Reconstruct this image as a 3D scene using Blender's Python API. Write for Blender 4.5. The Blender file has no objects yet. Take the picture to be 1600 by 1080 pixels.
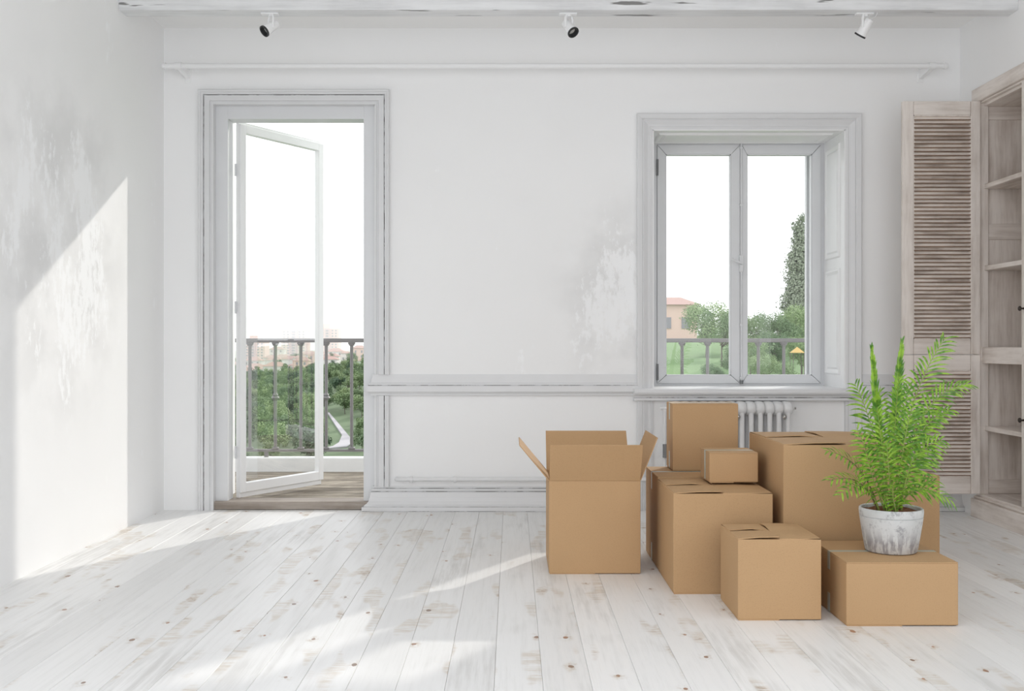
import bpy, bmesh, math, random
from mathutils import Vector, Matrix
random.seed(7)
R = math.radians
scene = bpy.context.scene
C = scene.collection

# ------------------------------------------------------------------ camera
CAMZ = 1.05
cam_d = bpy.data.cameras.new('camera'); cam = bpy.data.objects.new('camera', cam_d); C.objects.link(cam)
cam_d.sensor_width = 36.0; cam_d.lens = 36.0; cam_d.clip_start = 0.05; cam_d.clip_end = 4000
cam.location = (0, 0, CAMZ); cam.rotation_euler = (R(90), 0, 0)
scene.camera = cam

# ------------------------------------------------------------------ world (bright overcast-white sky), sun, exposure
SKY = 2.0
w = bpy.data.worlds.new('sky'); scene.world = w; w.use_nodes = True
w.node_tree.nodes['Background'].inputs[0].default_value = (0.965, 0.975, 1.0, 1)
w.node_tree.nodes['Background'].inputs[1].default_value = SKY
sun_d = bpy.data.lights.new('sun', 'SUN'); sun = bpy.data.objects.new('sun', sun_d); C.objects.link(sun)
sun_d.energy = 2.15; sun_d.angle = 0.018; sun_d.color = (1.0, 0.955, 0.88)
SUN_DIR = Vector((-1, -1.66, -1.02)).normalized()
sun.rotation_euler = SUN_DIR.to_track_quat('-Z', 'Y').to_euler()
sun.location = (8, 14, 9)
def portal(name, loc, rot, sx, sy):
    d = bpy.data.lights.new(name, 'AREA'); d.shape = 'RECTANGLE'; d.size = sx; d.size_y = sy; d.cycles.is_portal = True
    o = bpy.data.objects.new(name, d); C.objects.link(o); o.location = loc; o.rotation_euler = rot
portal('sky_portal', (0.32, -0.82, 1.53), (R(90), 0, 0), 5.08, 3.06)  # rear end left open, without a wall, to bring in skylight
portal('sky_portal', (0.32, 0.5, 3.10), (0, 0, 0), 5.08, 2.6)
portal('sky_portal', (-2.24, 1.2, 1.65), (R(90), 0, R(-90)), 3.4, 2.3)
portal('sky_portal', (2.88, 1.2, 1.75), (R(90), 0, R(90)), 2.8, 1.9)
portal('sky_portal', (-1.39, 7.12, 1.35), (R(-90), 0, 0), 1.3, 2.9)
portal('sky_portal', (1.51, 7.12, 1.6), (R(-90), 0, 0), 1.3, 1.75)
vs = scene.view_settings
vs.view_transform = 'Standard'; vs.look = 'None'; vs.gamma = 1.0; vs.use_curve_mapping = False
vs.exposure = -0.13
scene.cycles.max_bounces = 16; scene.cycles.diffuse_bounces = 10; scene.cycles.transparent_max_bounces = 16; scene.cycles.volume_bounces = 3

# ------------------------------------------------------------------ node helpers
def S2L(c):
    return tuple(((v/255)/12.92 if v/255 <= 0.04045 else ((v/255+0.055)/1.055)**2.4) for v in c)
def newmat(name):
    m = bpy.data.materials.new(name); m.use_nodes = True
    nt = m.node_tree
    return m, nt, nt.nodes['Principled BSDF']
def nd(nt, typ, ins=None, **attrs):
    n = nt.nodes.new(typ)
    for k, v in attrs.items(): setattr(n, k, v)
    for k, v in (ins or {}).items():
        s = n.inputs[k]
        if isinstance(v, bpy.types.NodeSocket): nt.links.new(v, s)
        else:
            if isinstance(v, tuple) and len(v) == 3 and s.type == 'RGBA': v = v + (1,)
            s.default_value = v
    return n
def mix(nt, fac, a, b, blend='MIX'):
    n = nt.nodes.new('ShaderNodeMix'); n.data_type = 'RGBA'; n.blend_type = blend
    for i, v in ((0, fac), (6, a), (7, b)):
        s = n.inputs[i]
        if isinstance(v, bpy.types.NodeSocket): nt.links.new(v, s)
        else:
            if isinstance(v, tuple) and len(v) == 3: v = v + (1,)
            s.default_value = v
    return n.outputs[2]
def math_(nt, op, a, b=0.0, clamp=False):
    n = nd(nt, 'ShaderNodeMath', {0: a, 1: b}, operation=op, use_clamp=clamp); return n.outputs[0]
def ramp(nt, fac, p0, p1, c0=0.0, c1=1.0):
    n = nd(nt, 'ShaderNodeMapRange', {0: fac, 1: p0, 2: p1, 3: c0, 4: c1}); n.interpolation_type = 'SMOOTHSTEP'
    return n.outputs[0]
def coords(nt, scale=(1, 1, 1), rnd=True):
    tc = nd(nt, 'ShaderNodeTexCoord'); src = tc.outputs['Object']
    if rnd:
        oi = nd(nt, 'ShaderNodeObjectInfo')
        off = nd(nt, 'ShaderNodeVectorMath', {0: (37.1, 91.7, 53.3)}, operation='SCALE')
        nt.links.new(oi.outputs['Random'], off.inputs['Scale'])
        src = nd(nt, 'ShaderNodeVectorMath', {0: src, 1: off.outputs[0]}, operation='ADD').outputs[0]
    return nd(nt, 'ShaderNodeVectorMath', {0: src, 1: scale}, operation='MULTIPLY').outputs[0]
def noise(nt, vec, scale=1.0, detail=4.0, rough=0.55):
    return nd(nt, 'ShaderNodeTexNoise', {'Vector': vec, 'Scale': scale, 'Detail': detail, 'Roughness': rough}).outputs[0]
def bump(nt, h, strength=0.2, dist=0.002):
    return nd(nt, 'ShaderNodeBump', {'Height': h, 'Strength': strength, 'Distance': dist}).outputs[0]
def setb(nt, b, col=None, rough=None, metal=None, normal=None, spec=None):
    for k, v in (('Base Color', col), ('Roughness', rough), ('Metallic', metal), ('Normal', normal), ('Specular IOR Level', spec)):
        if v is None: continue
        if isinstance(v, bpy.types.NodeSocket): nt.links.new(v, b.inputs[k])
        else:
            if isinstance(v, tuple) and len(v) == 3: v = v + (1,)
            b.inputs[k].default_value = v

def m_simple(name, col, rough=0.5, metal=0.0, var=0.06, scale=8.0, bmp=0.0, spec=0.5):
    m, nt, b = newmat(name)
    v = coords(nt)
    n = noise(nt, v, scale)
    c = mix(nt, n, tuple(x*(1-var) for x in col), tuple(min(1, x*(1+var)) for x in col))
    setb(nt, b, c, rough, metal, bump(nt, n, bmp) if bmp else None, spec)
    return m
def m_plaster(name, col, flake=0.0, mask=None):
    """painted plaster; flakes of lighter peeling paint inside a ragged zone (mask: centre + radii in world metres)"""
    m, nt, b = newmat(name)
    v = coords(nt, rnd=False)
    big = noise(nt, v, 1.3, 3); fine = noise(nt, v, 60, 3)
    c = mix(nt, big, tuple(x*0.965 for x in col), tuple(min(0.94, x*1.02) for x in col))
    h = fine
    if flake:
        cx, cy, cz, rx, ry, rz = mask
        d = nd(nt, 'ShaderNodeVectorMath', {0: v, 1: (cx, cy, cz)}, operation='SUBTRACT').outputs[0]
        d = nd(nt, 'ShaderNodeVectorMath', {0: d, 1: (1/rx, 1/ry, 1/rz)}, operation='MULTIPLY').outputs[0]
        ln = nd(nt, 'ShaderNodeVectorMath', {0: d}, operation='LENGTH').outputs['Value']
        zone = ramp(nt, ln, 0.3, 1.0, 0.045, -0.14)
        sv = nd(nt, 'ShaderNodeVectorMath', {0: v, 1: (1, 1, 0.42)}, operation='MULTIPLY').outputs[0]
        n0 = noise(nt, sv, 4.0, 2, 0.5); n1 = noise(nt, sv, 26, 8, 0.72)
        f = ramp(nt, math_(nt, 'ADD', math_(nt, 'ADD', math_(nt, 'MULTIPLY', n0, 0.55), math_(nt, 'MULTIPLY', n1, 0.62)), zone), 0.585, 0.655)
        n2 = noise(nt, v, 3.1, 4)
        worn = math_(nt, 'MULTIPLY', ramp(nt, ln, 0.4, 1.15, 1.0, 0.0), ramp(nt, n2, 0.35, 0.7))
        c = mix(nt, math_(nt, 'MULTIPLY', worn, 0.85), c, tuple(x*0.82 for x in col))
        c = mix(nt, math_(nt, 'MULTIPLY', f, flake), c, (0.935, 0.945, 0.955))
        h = math_(nt, 'ADD', fine, math_(nt, 'MULTIPLY', f, 1.2))
    setb(nt, b, c, 0.75, 0, bump(nt, h, 0.15, 0.002), 0.3)
    return m
def m_worn_line(name, dark):
    """groove where the white paint has chipped to dark wood"""
    m, nt, b = newmat(name)
    v = coords(nt)
    n = noise(nt, v, 9, 6, 0.7)
    f = ramp(nt, n, 0.42, 0.56)
    setb(nt, b, mix(nt, f, (0.60, 0.605, 0.62), dark), 0.8)
    return m
def m_wood(name, axis, light, dark, streak=0.5, freq=26, crack=0.0, rough=0.6, stretch=14, lo=0.38, hi=0.75):
    m, nt, b = newmat(name)
    s = [1.0, 1.0, 1.0]; s['xyz'.index(axis)] = 1.0/stretch
    v = coords(nt, tuple(s))
    n = noise(nt, v, freq, 6, 0.65); n2 = noise(nt, v, freq*3.2, 4, 0.6); blot = noise(nt, coords(nt), 3.2, 4)
    f = math_(nt, 'ADD', math_(nt, 'MULTIPLY', n, 0.6), math_(nt, 'MULTIPLY', blot, 0.4))
    c = mix(nt, math_(nt, 'MULTIPLY', ramp(nt, f, lo, hi), streak), light, dark)
    c = mix(nt, math_(nt, 'MULTIPLY', ramp(nt, n2, 0.5, 0.75), 0.25*streak), c, dark)
    if crack:
        s2 = [5.0, 5.0, 5.0]; s2['xyz'.index(axis)] = 0.45
        n3 = noise(nt, coords(nt, tuple(s2)), 4.5, 4, 0.5)
        k = ramp(nt, n3, 0.655, 0.69)
        c = mix(nt, math_(nt, 'MULTIPLY', k, crack), c, (0.10, 0.095, 0.09))
    setb(nt, b, c, rough, 0, bump(nt, n2, 0.25, 0.002), 0.35)
    return m
def m_floor():
    m, nt, b = newmat('white_washed_pine')
    v = coords(nt)
    oi = nd(nt, 'ShaderNodeObjectInfo').outputs['Random']
    g = noise(nt, nd(nt, 'ShaderNodeVectorMath', {0: v, 1: (1, 0.05, 1)}, operation='MULTIPLY').outputs[0], 42, 7, 0.65)
    g2 = noise(nt, nd(nt, 'ShaderNodeVectorMath', {0: v, 1: (1, 0.035, 1)}, operation='MULTIPLY').outputs[0], 130, 4, 0.6)
    c = mix(nt, oi, (0.74, 0.74, 0.735), (0.85, 0.85, 0.845))
    c = mix(nt, math_(nt, 'MULTIPLY', ramp(nt, g, 0.48, 0.75), 0.17), c, (0.52, 0.51, 0.49))
    c = mix(nt, math_(nt, 'MULTIPLY', ramp(nt, g2, 0.52, 0.72), 0.13), c, (0.50, 0.49, 0.47))
    # wear: strips where the wash has rubbed off to tan wood, with saw marks across the board
    def sv(a, b_): return nd(nt, 'ShaderNodeVectorMath', {0: v, 1: (a, b_, 1)}, operation='MULTIPLY').outputs[0]
    pv = sv(2.6, 1.0)
    rag = noise(nt, sv(0.75, 0.5), 52, 7, 0.72)
    zone = ramp(nt, noise(nt, sv(7.5, 2.0), 1.0, 2, 0.5), 0.575, 0.645)
    saw = noise(nt, sv(9.0, 46.0), 1.0, 6, 0.7)
    f = math_(nt, 'MULTIPLY', zone, ramp(nt, saw, 0.36, 0.62))
    c = mix(nt, math_(nt, 'MULTIPLY', f, 0.50), c, (0.50, 0.41, 0.30))
    hot = ramp(nt, noise(nt, sv(5.5, 4.0), 1.0, 3, 0.6), 0.58, 0.66)
    f2 = math_(nt, 'MULTIPLY', math_(nt, 'MULTIPLY', zone, hot), ramp(nt, noise(nt, sv(22.0, 60.0), 1.0, 6, 0.75), 0.44, 0.60))
    c = mix(nt, math_(nt, 'MULTIPLY', f2, 0.75), c, (0.34, 0.225, 0.125))
    grey = math_(nt, 'MULTIPLY', ramp(nt, noise(nt, pv, 0.9, 4, 0.6), 0.52, 0.68), ramp(nt, g, 0.38, 0.62))
    c = mix(nt, math_(nt, 'MULTIPLY', grey, 0.42), c, (0.44, 0.43, 0.41))
    # knots
    kv = nd(nt, 'ShaderNodeVectorMath', {0: v, 1: (1.0, 0.62, 0)}, operation='MULTIPLY').outputs[0]
    wob = noise(nt, v, 30, 3)
    vo = nd(nt, 'ShaderNodeTexVoronoi', {'Vector': kv, 'Scale': 4.6, 'Randomness': 1.0}, voronoi_dimensions='2D')
    d = math_(nt, 'ADD', vo.outputs['Distance'], math_(nt, 'MULTIPLY', math_(nt, 'SUBTRACT', wob, 0.5), 0.05))
    pick = nd(nt, 'ShaderNodeSeparateColor', {0: vo.outputs['Color']})
    on = ramp(nt, pick.outputs[0], 0.55, 0.57)
    size = math_(nt, 'ADD', math_(nt, 'MULTIPLY', pick.outputs[1], 0.038), 0.012)
    core = math_(nt, 'MULTIPLY', math_(nt, 'LESS_THAN', d, size), on)
    ring = math_(nt, 'MULTIPLY', ramp(nt, math_(nt, 'SUBTRACT', d, size), 0.0, 0.13, 1.0, 0.0), on)
    c = mix(nt, math_(nt, 'MULTIPLY', ring, math_(nt, 'MULTIPLY', ramp(nt, rag, 0.46, 0.66), 0.6)), c, (0.40, 0.29, 0.18))
    kc = mix(nt, pick.outputs[2], (0.36, 0.16, 0.065), (0.17, 0.10, 0.06))
    c = mix(nt, math_(nt, 'MULTIPLY', core, 0.88), c, kc)
    rg = ramp(nt, g, 0.3, 0.7, 0.34, 0.48)
    setb(nt, b, c, rg, 0, bump(nt, g, 0.12, 0.0015), 0.45)
    return m
def m_card():
    m, nt, b = newmat('cardboard')
    v = coords(nt)
    a = noise(nt, v, 3.0, 3); f = noise(nt, v, 240, 3, 0.7)
    oi = nd(nt, 'ShaderNodeObjectInfo').outputs['Random']
    flute = nd(nt, 'ShaderNodeTexWave', {'Vector': v, 'Scale': 55.0, 'Distortion': 0.6, 'Detail': 1.0}, wave_type='BANDS', bands_direction='X').outputs[1]
    base = mix(nt, a, (0.455, 0.291, 0.153), (0.505, 0.327, 0.176))
    c = mix(nt, math_(nt, 'MULTIPLY', ramp(nt, f, 0.52, 0.72), 0.35), base, (0.28, 0.165, 0.078))
    c = mix(nt, math_(nt, 'MULTIPLY', flute, 0.05), c, (0.36, 0.22, 0.11))
    setb(nt, b, c, 0.72, 0, bump(nt, f, 0.06, 0.001), 0.25)
    return m
def m_leaf(name, c1, c2, trans=0.25, rough=0.35):
    m, nt, b = newmat(name)
    v = coords(nt); n = noise(nt, v, 34, 3)
    c = mix(nt, ramp(nt, n, 0.35, 0.65), c1, c2)
    setb(nt, b, c, rough, 0, None, 0.5)
    t = nd(nt, 'ShaderNodeBsdfTranslucent', {'Color': c})
    ms = nd(nt, 'ShaderNodeMixShader', {0: trans, 1: b.outputs[0], 2: t.outputs[0]})
    nt.links.new(ms.outputs[0], nt.nodes['Material Output'].inputs[0])
    return m
def m_foliage(name, c1, c2):
    m, nt, b = newmat(name)
    oi = nd(nt, 'ShaderNodeObjectInfo').outputs['Random']
    n = noise(nt, coords(nt), 0.9, 3)
    c = mix(nt, ramp(nt, math_(nt, 'ADD', math_(nt, 'MULTIPLY', oi, 0.6), math_(nt, 'MULTIPLY', n, 0.5)), 0.2, 0.9), c1, c2)
    setb(nt, b, c, 0.7, 0, None, 0.2)
    return m
def m_glass(ior=1.85, tint=(0.975, 0.98, 0.98)):
    m, nt, b = newmat('window_glass'); nt.nodes.remove(b)
    lw = nd(nt, 'ShaderNodeLayerWeight', {'Blend': 0.5}).outputs['Facing']
    f0 = ((ior-1)/(ior+1))**2
    sch = math_(nt, 'ADD', math_(nt, 'MULTIPLY', math_(nt, 'POWER', lw, 5.0), 1-f0), f0)
    t = nd(nt, 'ShaderNodeBsdfTransparent', {'Color': tint})
    g = nd(nt, 'ShaderNodeBsdfGlossy', {'Color': (1, 1, 1), 'Roughness': 0.0})
    ms = nd(nt, 'ShaderNodeMixShader', {0: sch, 1: t.outputs[0], 2: g.outputs[0]})
    nt.links.new(ms.outputs[0], nt.nodes['Material Output'].inputs[0])
    return m
def m_pot():
    m, nt, b = newmat('whitewashed_clay')
    v = coords(nt)
    st = noise(nt, nd(nt, 'ShaderNodeVectorMath', {0: v, 1: (1, 1, 0.14)}, operation='MULTIPLY').outputs[0], 62, 5, 0.65)
    bl = noise(nt, v, 26, 7, 0.75)
    z = nd(nt, 'ShaderNodeSeparateXYZ', {0: nd(nt, 'ShaderNodeTexCoord').outputs['Object']}).outputs[2]
    low = ramp(nt, z, 0.11, 0.03, 0.0, 1.0)
    f1 = math_(nt, 'MULTIPLY', ramp(nt, st, 0.42, 0.58), low)
    f2 = ramp(nt, bl, 0.50, 0.66)
    c = mix(nt, noise(nt, v, 9, 3), (0.48, 0.49, 0.49), (0.66, 0.67, 0.665))
    c = mix(nt, math_(nt, 'MULTIPLY', f1, 0.75), c, (0.22, 0.21, 0.23))
    c = mix(nt, math_(nt, 'MULTIPLY', f2, 0.7), c, (0.24, 0.235, 0.25))
    setb(nt, b, c, 0.55, 0, bump(nt, bl, 0.2, 0.002), 0.4)
    return m

MT = {}
MT['wall'] = m_plaster('wall_plaster', (0.89, 0.893, 0.895))
MT['wall_left'] = m_plaster('wall_plaster_peeling', (0.89, 0.893, 0.895), 0.85, (-2.2226, 5.05, 1.55, 1.0, 0.95, 1.0))
MT['wall_back'] = m_plaster('wall_plaster_patched', (0.89, 0.893, 0.895), 0.8, (0.82, 6.537, 1.35, 0.62, 1.0, 0.75))
MT['ceiling'] = m_plaster('ceiling_plaster', (0.88, 0.88, 0.875))
MT['trim'] = m_simple('grey_white_trim_paint', (0.73, 0.735, 0.745), 0.45, var=0.035, scale=5, bmp=0.05)
MT['casing'] = m_simple('grey_casing_paint', (0.70, 0.705, 0.715), 0.45, var=0.05, scale=5, bmp=0.05)
MT['trim_line'] = m_worn_line('chipped_paint_groove', (0.30, 0.30, 0.30))
MT['trim_dark'] = m_worn_line('chipped_casing_groove', (0.14, 0.13, 0.12))
MT['white'] = m_simple('white_gloss_paint', (0.86, 0.865, 0.87), 0.35, var=0.02)
MT['winpaint'] = m_simple('window_paint', (0.71, 0.72, 0.735), 0.4, var=0.03)
MT['rad'] = m_simple('radiator_enamel', (0.74, 0.745, 0.75), 0.3, var=0.02)
MT['beam'] = m_wood('whitewashed_beam', 'x', (0.80, 0.81, 0.82), (0.50, 0.50, 0.51), 0.6, 30, 0.8, 0.7, 12)
MT['floor'] = m_floor()
MT['sub'] = m_simple('floor_joint', (0.55, 0.54, 0.53), 0.9)
MT['card'] = m_card()
MT['tape'] = m_simple('packing_tape', (0.40, 0.42, 0.36), 0.3, var=0.04)
CL, CD = (0.80, 0.745, 0.70), (0.28, 0.20, 0.145)
for a in 'xyz': MT['cab'+a] = m_wood('limed_oak_'+a, a, CL, CD, 0.62, 22, 0.0, 0.6, 12)
MT['slat'] = m_wood('limed_oak_slat', 'x', (0.84, 0.775, 0.72), (0.20, 0.13, 0.09), 0.85, 16, 0, 0.6, 6, 0.42, 0.72)
MT['slat_edge'] = m_wood('worn_shaded_oak_edge', 'x', (0.30, 0.215, 0.16), (0.07, 0.042, 0.028), 0.8, 20, 0, 0.7, 6)  # worn brown oak, also painted dark as the shadow line under each slat
MT['thresh'] = m_wood('weathered_threshold', 'x', (0.44, 0.39, 0.345), (0.18, 0.145, 0.115), 0.8, 30, 0, 0.7, 14)
MT['deck'] = m_wood('weathered_decking', 'x', (0.47, 0.42, 0.345), (0.09, 0.072, 0.052), 0.95, 30, 0, 0.7, 26, 0.36, 0.64)
MT['iron'] = m_simple('grey_painted_iron', (0.20, 0.194, 0.197), 0.5, var=0.05)
MT['kerb'] = m_simple('white_kerb_board', (0.80, 0.81, 0.82), 0.6)
MT['chrome'] = m_simple('chrome', (0.45, 0.44, 0.42), 0.25, 1.0)
MT['black'] = m_simple('black_plastic', (0.025, 0.026, 0.027), 0.4)
MT['lens'] = m_simple('lamp_lens', (0.62, 0.62, 0.60), 0.2)
MT['bronze'] = m_simple('dark_bronze', (0.045, 0.035, 0.028), 0.4, 0.6)
MT['steel'] = m_simple('dull_steel', (0.22, 0.225, 0.23), 0.45, 0.5)
MT['glass'] = m_glass(1.42)
MT['leaf_glass'] = m_glass(1.9)
MT['pot'] = m_pot()
MT['soil'] = m_simple('potting_soil', (0.155, 0.065, 0.028), 0.95, var=0.7, scale=90, bmp=0.8)
MT['leaf'] = m_leaf('palm_leaflet', (0.085, 0.235, 0.030), (0.34, 0.56, 0.062), 0.25, 0.27)
MT['stem'] = m_simple('palm_stem', (0.26, 0.33, 0.08), 0.5, var=0.2)
MT['stemd'] = m_simple('palm_stem_brown', (0.16, 0.13, 0.06), 0.5, var=0.2)
MT['tree_dark'] = m_foliage('deep_green_foliage', (0.088, 0.140, 0.092), (0.195, 0.270, 0.135))  # paled towards blue-green: haze on the slope put into the foliage colour
MT['tree_mid'] = m_foliage('soft_green_foliage', (0.150, 0.215, 0.125), (0.290, 0.370, 0.190))  # likewise paled in the colour to stand in for haze
MT['tree_light'] = m_foliage('light_green_foliage', (0.150, 0.230, 0.125), (0.320, 0.420, 0.215))
MT['poplar'] = m_foliage('grey_green_foliage', (0.190, 0.230, 0.175), (0.310, 0.350, 0.265))
MT['bark'] = m_simple('pale_bark', (0.16, 0.14, 0.12), 0.9, var=0.2)
MT['forest_floor'] = m_simple('hillside_ground', (0.120, 0.170, 0.095), 0.95, var=0.35, scale=0.04)
MT['lawn'] = m_simple('mown_grass', (0.150, 0.245, 0.105), 0.95, var=0.12, scale=0.3)
MT['tower'] = m_simple('pale_pink_render', (0.78, 0.58, 0.53), 0.9, var=0.03, scale=0.1)
MT['tower_dark'] = m_simple('rose_render', (0.62, 0.47, 0.46), 0.9, var=0.03, scale=0.1)
MT['farwin'] = m_simple('far_window', (0.27, 0.26, 0.29), 0.5)
MT['house_w'] = m_simple('house_white_render', (0.74, 0.71, 0.69), 0.9)
MT['house_p'] = m_simple('house_pink_render', (0.72, 0.53, 0.46), 0.9)
MT['roof'] = m_simple('clay_tile_roof', (0.42, 0.285, 0.25), 0.9, var=0.15)
MT['path'] = m_simple('pale_gravel', (0.42, 0.41, 0.43), 0.9, var=0.1)
MT['tent'] = m_simple('yellow_canvas', (0.60, 0.42, 0.16), 0.8)

# ------------------------------------------------------------------ mesh helpers
def wpos(o):
    p = Vector((0, 0, 0))
    while o is not None: p += o.location; o = o.parent
    return p
def link(name, me, mats, parent=None, loc=None):
    o = bpy.data.objects.new(name, me); C.objects.link(o)
    if mats is not None:
        for m in (mats if isinstance(mats, (list, tuple)) else [mats]):
            me.materials.append(MT[m])
    if parent is not None: o.parent = parent
    if loc is not None: o.location = loc
    return o
def tag(o, label=None, cat=None, group=None, kind=None):
    if label: o['label'] = label
    if cat: o['category'] = cat
    if group: o['group'] = group
    if kind: o['kind'] = kind
    return o
def thing(name, loc, label, cat, group=None, kind=None):
    o = bpy.data.objects.new(name, None); C.objects.link(o); o.location = loc; o.empty_display_size = 0.1
    return tag(o, label, cat, group, kind)
def smooth(me, ang=40):
    for p in me.polygons: p.use_smooth = True
    try: me.set_sharp_from_angle(angle=R(ang))
    except Exception: pass
class MB:
    """collects geometry for ONE mesh"""
    def __init__(s): s.v = []; s.f = []; s.mi = []; s.cur = 0
    def add(s, vs, fs):
        n = len(s.v); s.v += [tuple(v) for v in vs]
        for f in fs: s.f.append([i+n for i in f]); s.mi.append(s.cur)
        return s
    def box(s, x0, x1, y0, y1, z0, z1, b=0.0):
        if b <= 0:
            vs = [(x, y, z) for z in (z0, z1) for y in (y0, y1) for x in (x0, x1)]
            return s.add(vs, [(0, 2, 3, 1), (4, 5, 7, 6), (0, 1, 5, 4), (2, 6, 7, 3), (0, 4, 6, 2), (1, 3, 7, 5)])
        bm = bmesh.new()
        bmesh.ops.create_cube(bm, size=1.0)
        for v in bm.verts: v.co = ((x0+x1)/2+v.co.x*(x1-x0), (y0+y1)/2+v.co.y*(y1-y0), (z0+z1)/2+v.co.z*(z1-z0))
        b = min(b, 0.45*min(x1-x0, y1-y0, z1-z0))
        bmesh.ops.bevel(bm, geom=list(bm.edges), offset=b, segments=1, profile=0.5, affect='EDGES')
        bm.verts.index_update()
        s.add([v.co.copy() for v in bm.verts], [[v.index for v in f.verts] for f in bm.faces]); bm.free()
        return s
    def tube(s, pts, r, n=10, cap=True):
        pts = [Vector(p) for p in pts]; rs = r if isinstance(r, (list, tuple)) else [r]*len(pts)
        rings = []; up = None
        for i, p in enumerate(pts):
            t = ((pts[min(i+1, len(pts)-1)]-pts[max(i-1, 0)])).normalized()
            if up is None: up = Vector((0, 0, 1)) if abs(t.z) < 0.9 else Vector((1, 0, 0))
            a = t.cross(up)
            if a.length < 1e-5: a = t.cross(Vector((0, 1, 0)))
            a.normalize(); b = a.cross(t).normalized(); up = b
            rings.append([p+(a*math.cos(2*math.pi*k/n)+b*math.sin(2*math.pi*k/n))*rs[i] for k in range(n)])
        vs = [v for rg in rings for v in rg]; fs = []
        for i in range(len(pts)-1):
            for k in range(n):
                fs.append((i*n+k, i*n+(k+1) % n, (i+1)*n+(k+1) % n, (i+1)*n+k))
        if cap: fs.append(tuple(range(n-1, -1, -1))); fs.append(tuple((len(pts)-1)*n+k for k in range(n)))
        return s.add(vs, fs)
    def lathe(s, prof, o=(0, 0, 0), n=32, M=None):
        """prof: (r,z) list, revolved about z"""
        vs = []; fs = []; o = Vector(o)
        for r, z in prof:
            for k in range(n):
                v = Vector((max(r, 1e-4)*math.cos(2*math.pi*k/n), max(r, 1e-4)*math.sin(2*math.pi*k/n), z))
                vs.append((M @ v if M else v)+o)
        for i in range(len(prof)-1):
            for k in range(n):
                fs.append((i*n+k, i*n+(k+1) % n, (i+1)*n+(k+1) % n, (i+1)*n+k))
        return s.add(vs, fs)
    def sweep(s, path, prof, fn, lines=()):
        """path: 2-D polyline; prof: (offset to the right of the path, height); mitred; fn(u,v,h)->xyz; lines: profile segments with material 1"""
        P = [Vector(p) for p in path]; m = len(prof); off = []
        nrm = []
        for i in range(len(P)-1):
            d = (P[i+1]-P[i]).normalized(); nrm.append(Vector((d.y, -d.x)))
        for i in range(len(P)):
            if i == 0: off.append(nrm[0])
            elif i == len(P)-1: off.append(nrm[-1])
            else:
                a, b = nrm[i-1], nrm[i]; off.append((a+b)/(1+a.dot(b)))
        vs = [fn(P[i].x+off[i].x*o, P[i].y+off[i].y*o, h) for i in range(len(P)) for o, h in prof]
        base = s.cur
        n0 = len(s.v); s.v += [tuple(v) for v in vs]
        for i in range(len(P)-1):
            for k in range(m-1):
                s.f.append([n0+i*m+k, n0+i*m+k+1, n0+(i+1)*m+k+1, n0+(i+1)*m+k]); s.mi.append(1 if k in lines else base)
            s.f.append([n0+i*m+m-1, n0+i*m, n0+(i+1)*m, n0+(i+1)*m+m-1]); s.mi.append(base)
        s.f.append([n0+k for k in range(m)]); s.mi.append(base)
        s.f.append([n0+(len(P)-1)*m+k for k in range(m-1, -1, -1)]); s.mi.append(base)
        return s
    def mesh(s, name, off=(0, 0, 0), sm=None):
        me = bpy.data.meshes.new(name); o = Vector(off)
        me.from_pydata([Vector(v)-o for v in s.v], [], s.f)
        me.polygons.foreach_set('material_index', s.mi)
        bm = bmesh.new(); bm.from_mesh(me); bmesh.ops.recalc_face_normals(bm, faces=bm.faces); bm.to_mesh(me); bm.free()
        if sm: smooth(me, sm)
        me.update(); return me
    def obj(s, name, mats, parent=None, sm=None, org=None):
        """vertices are given in world space; object stands at its parent's origin (or org)"""
        base = wpos(parent) if parent is not None else Vector((0, 0, 0))
        o = Vector(org) if org is not None else base
        return link(name, s.mesh(name, o, sm), mats, parent, o-base)
def part(name, mat, parent, x0, x1, y0, y1, z0, z1, b=0.002):
    c = ((x0+x1)/2, (y0+y1)/2, z0)
    return MB().box(x0, x1, y0, y1, z0, z1, b).obj(name, mat, parent, org=c)
def copy_obj(o, parent, loc):
    c = o.copy(); C.objects.link(c); c.parent = parent; c.location = loc; return c

# ------------------------------------------------------------------ room shell
XL, XR, YB, ZC = -2.2226, 2.86, 6.537, 3.076
YF = -0.8
YO = 7.10       # outer face of the thick back wall
fl = MB().box(XL-0.3, XR+0.55, YF, YB+0.05, -0.12, -0.021).obj('floor', 'sub'); tag(fl, 'white-washed pine plank floor of the whole room', 'floor', kind='structure')
PW = 0.1507
pm = MB().box(0.0004, PW-0.0004, YF, YB+0.04, -0.02, 0.0, 0.0012).mesh('floor_plank'); pm.materials.append(MT['floor'])
k = 0; x = 0.0957-PW*16
while x < XR+0.5:
    link('plank', pm, None, fl, (x, 0, 0)); x += PW
cl = MB().box(XL-0.3, XR+0.3, 1.8, YO, ZC, ZC+0.2).obj('ceiling', 'ceiling'); tag(cl, 'plain white plaster ceiling', 'ceiling', kind='structure')  # stops short: unseen roof opening added to let skylight in from above

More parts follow.
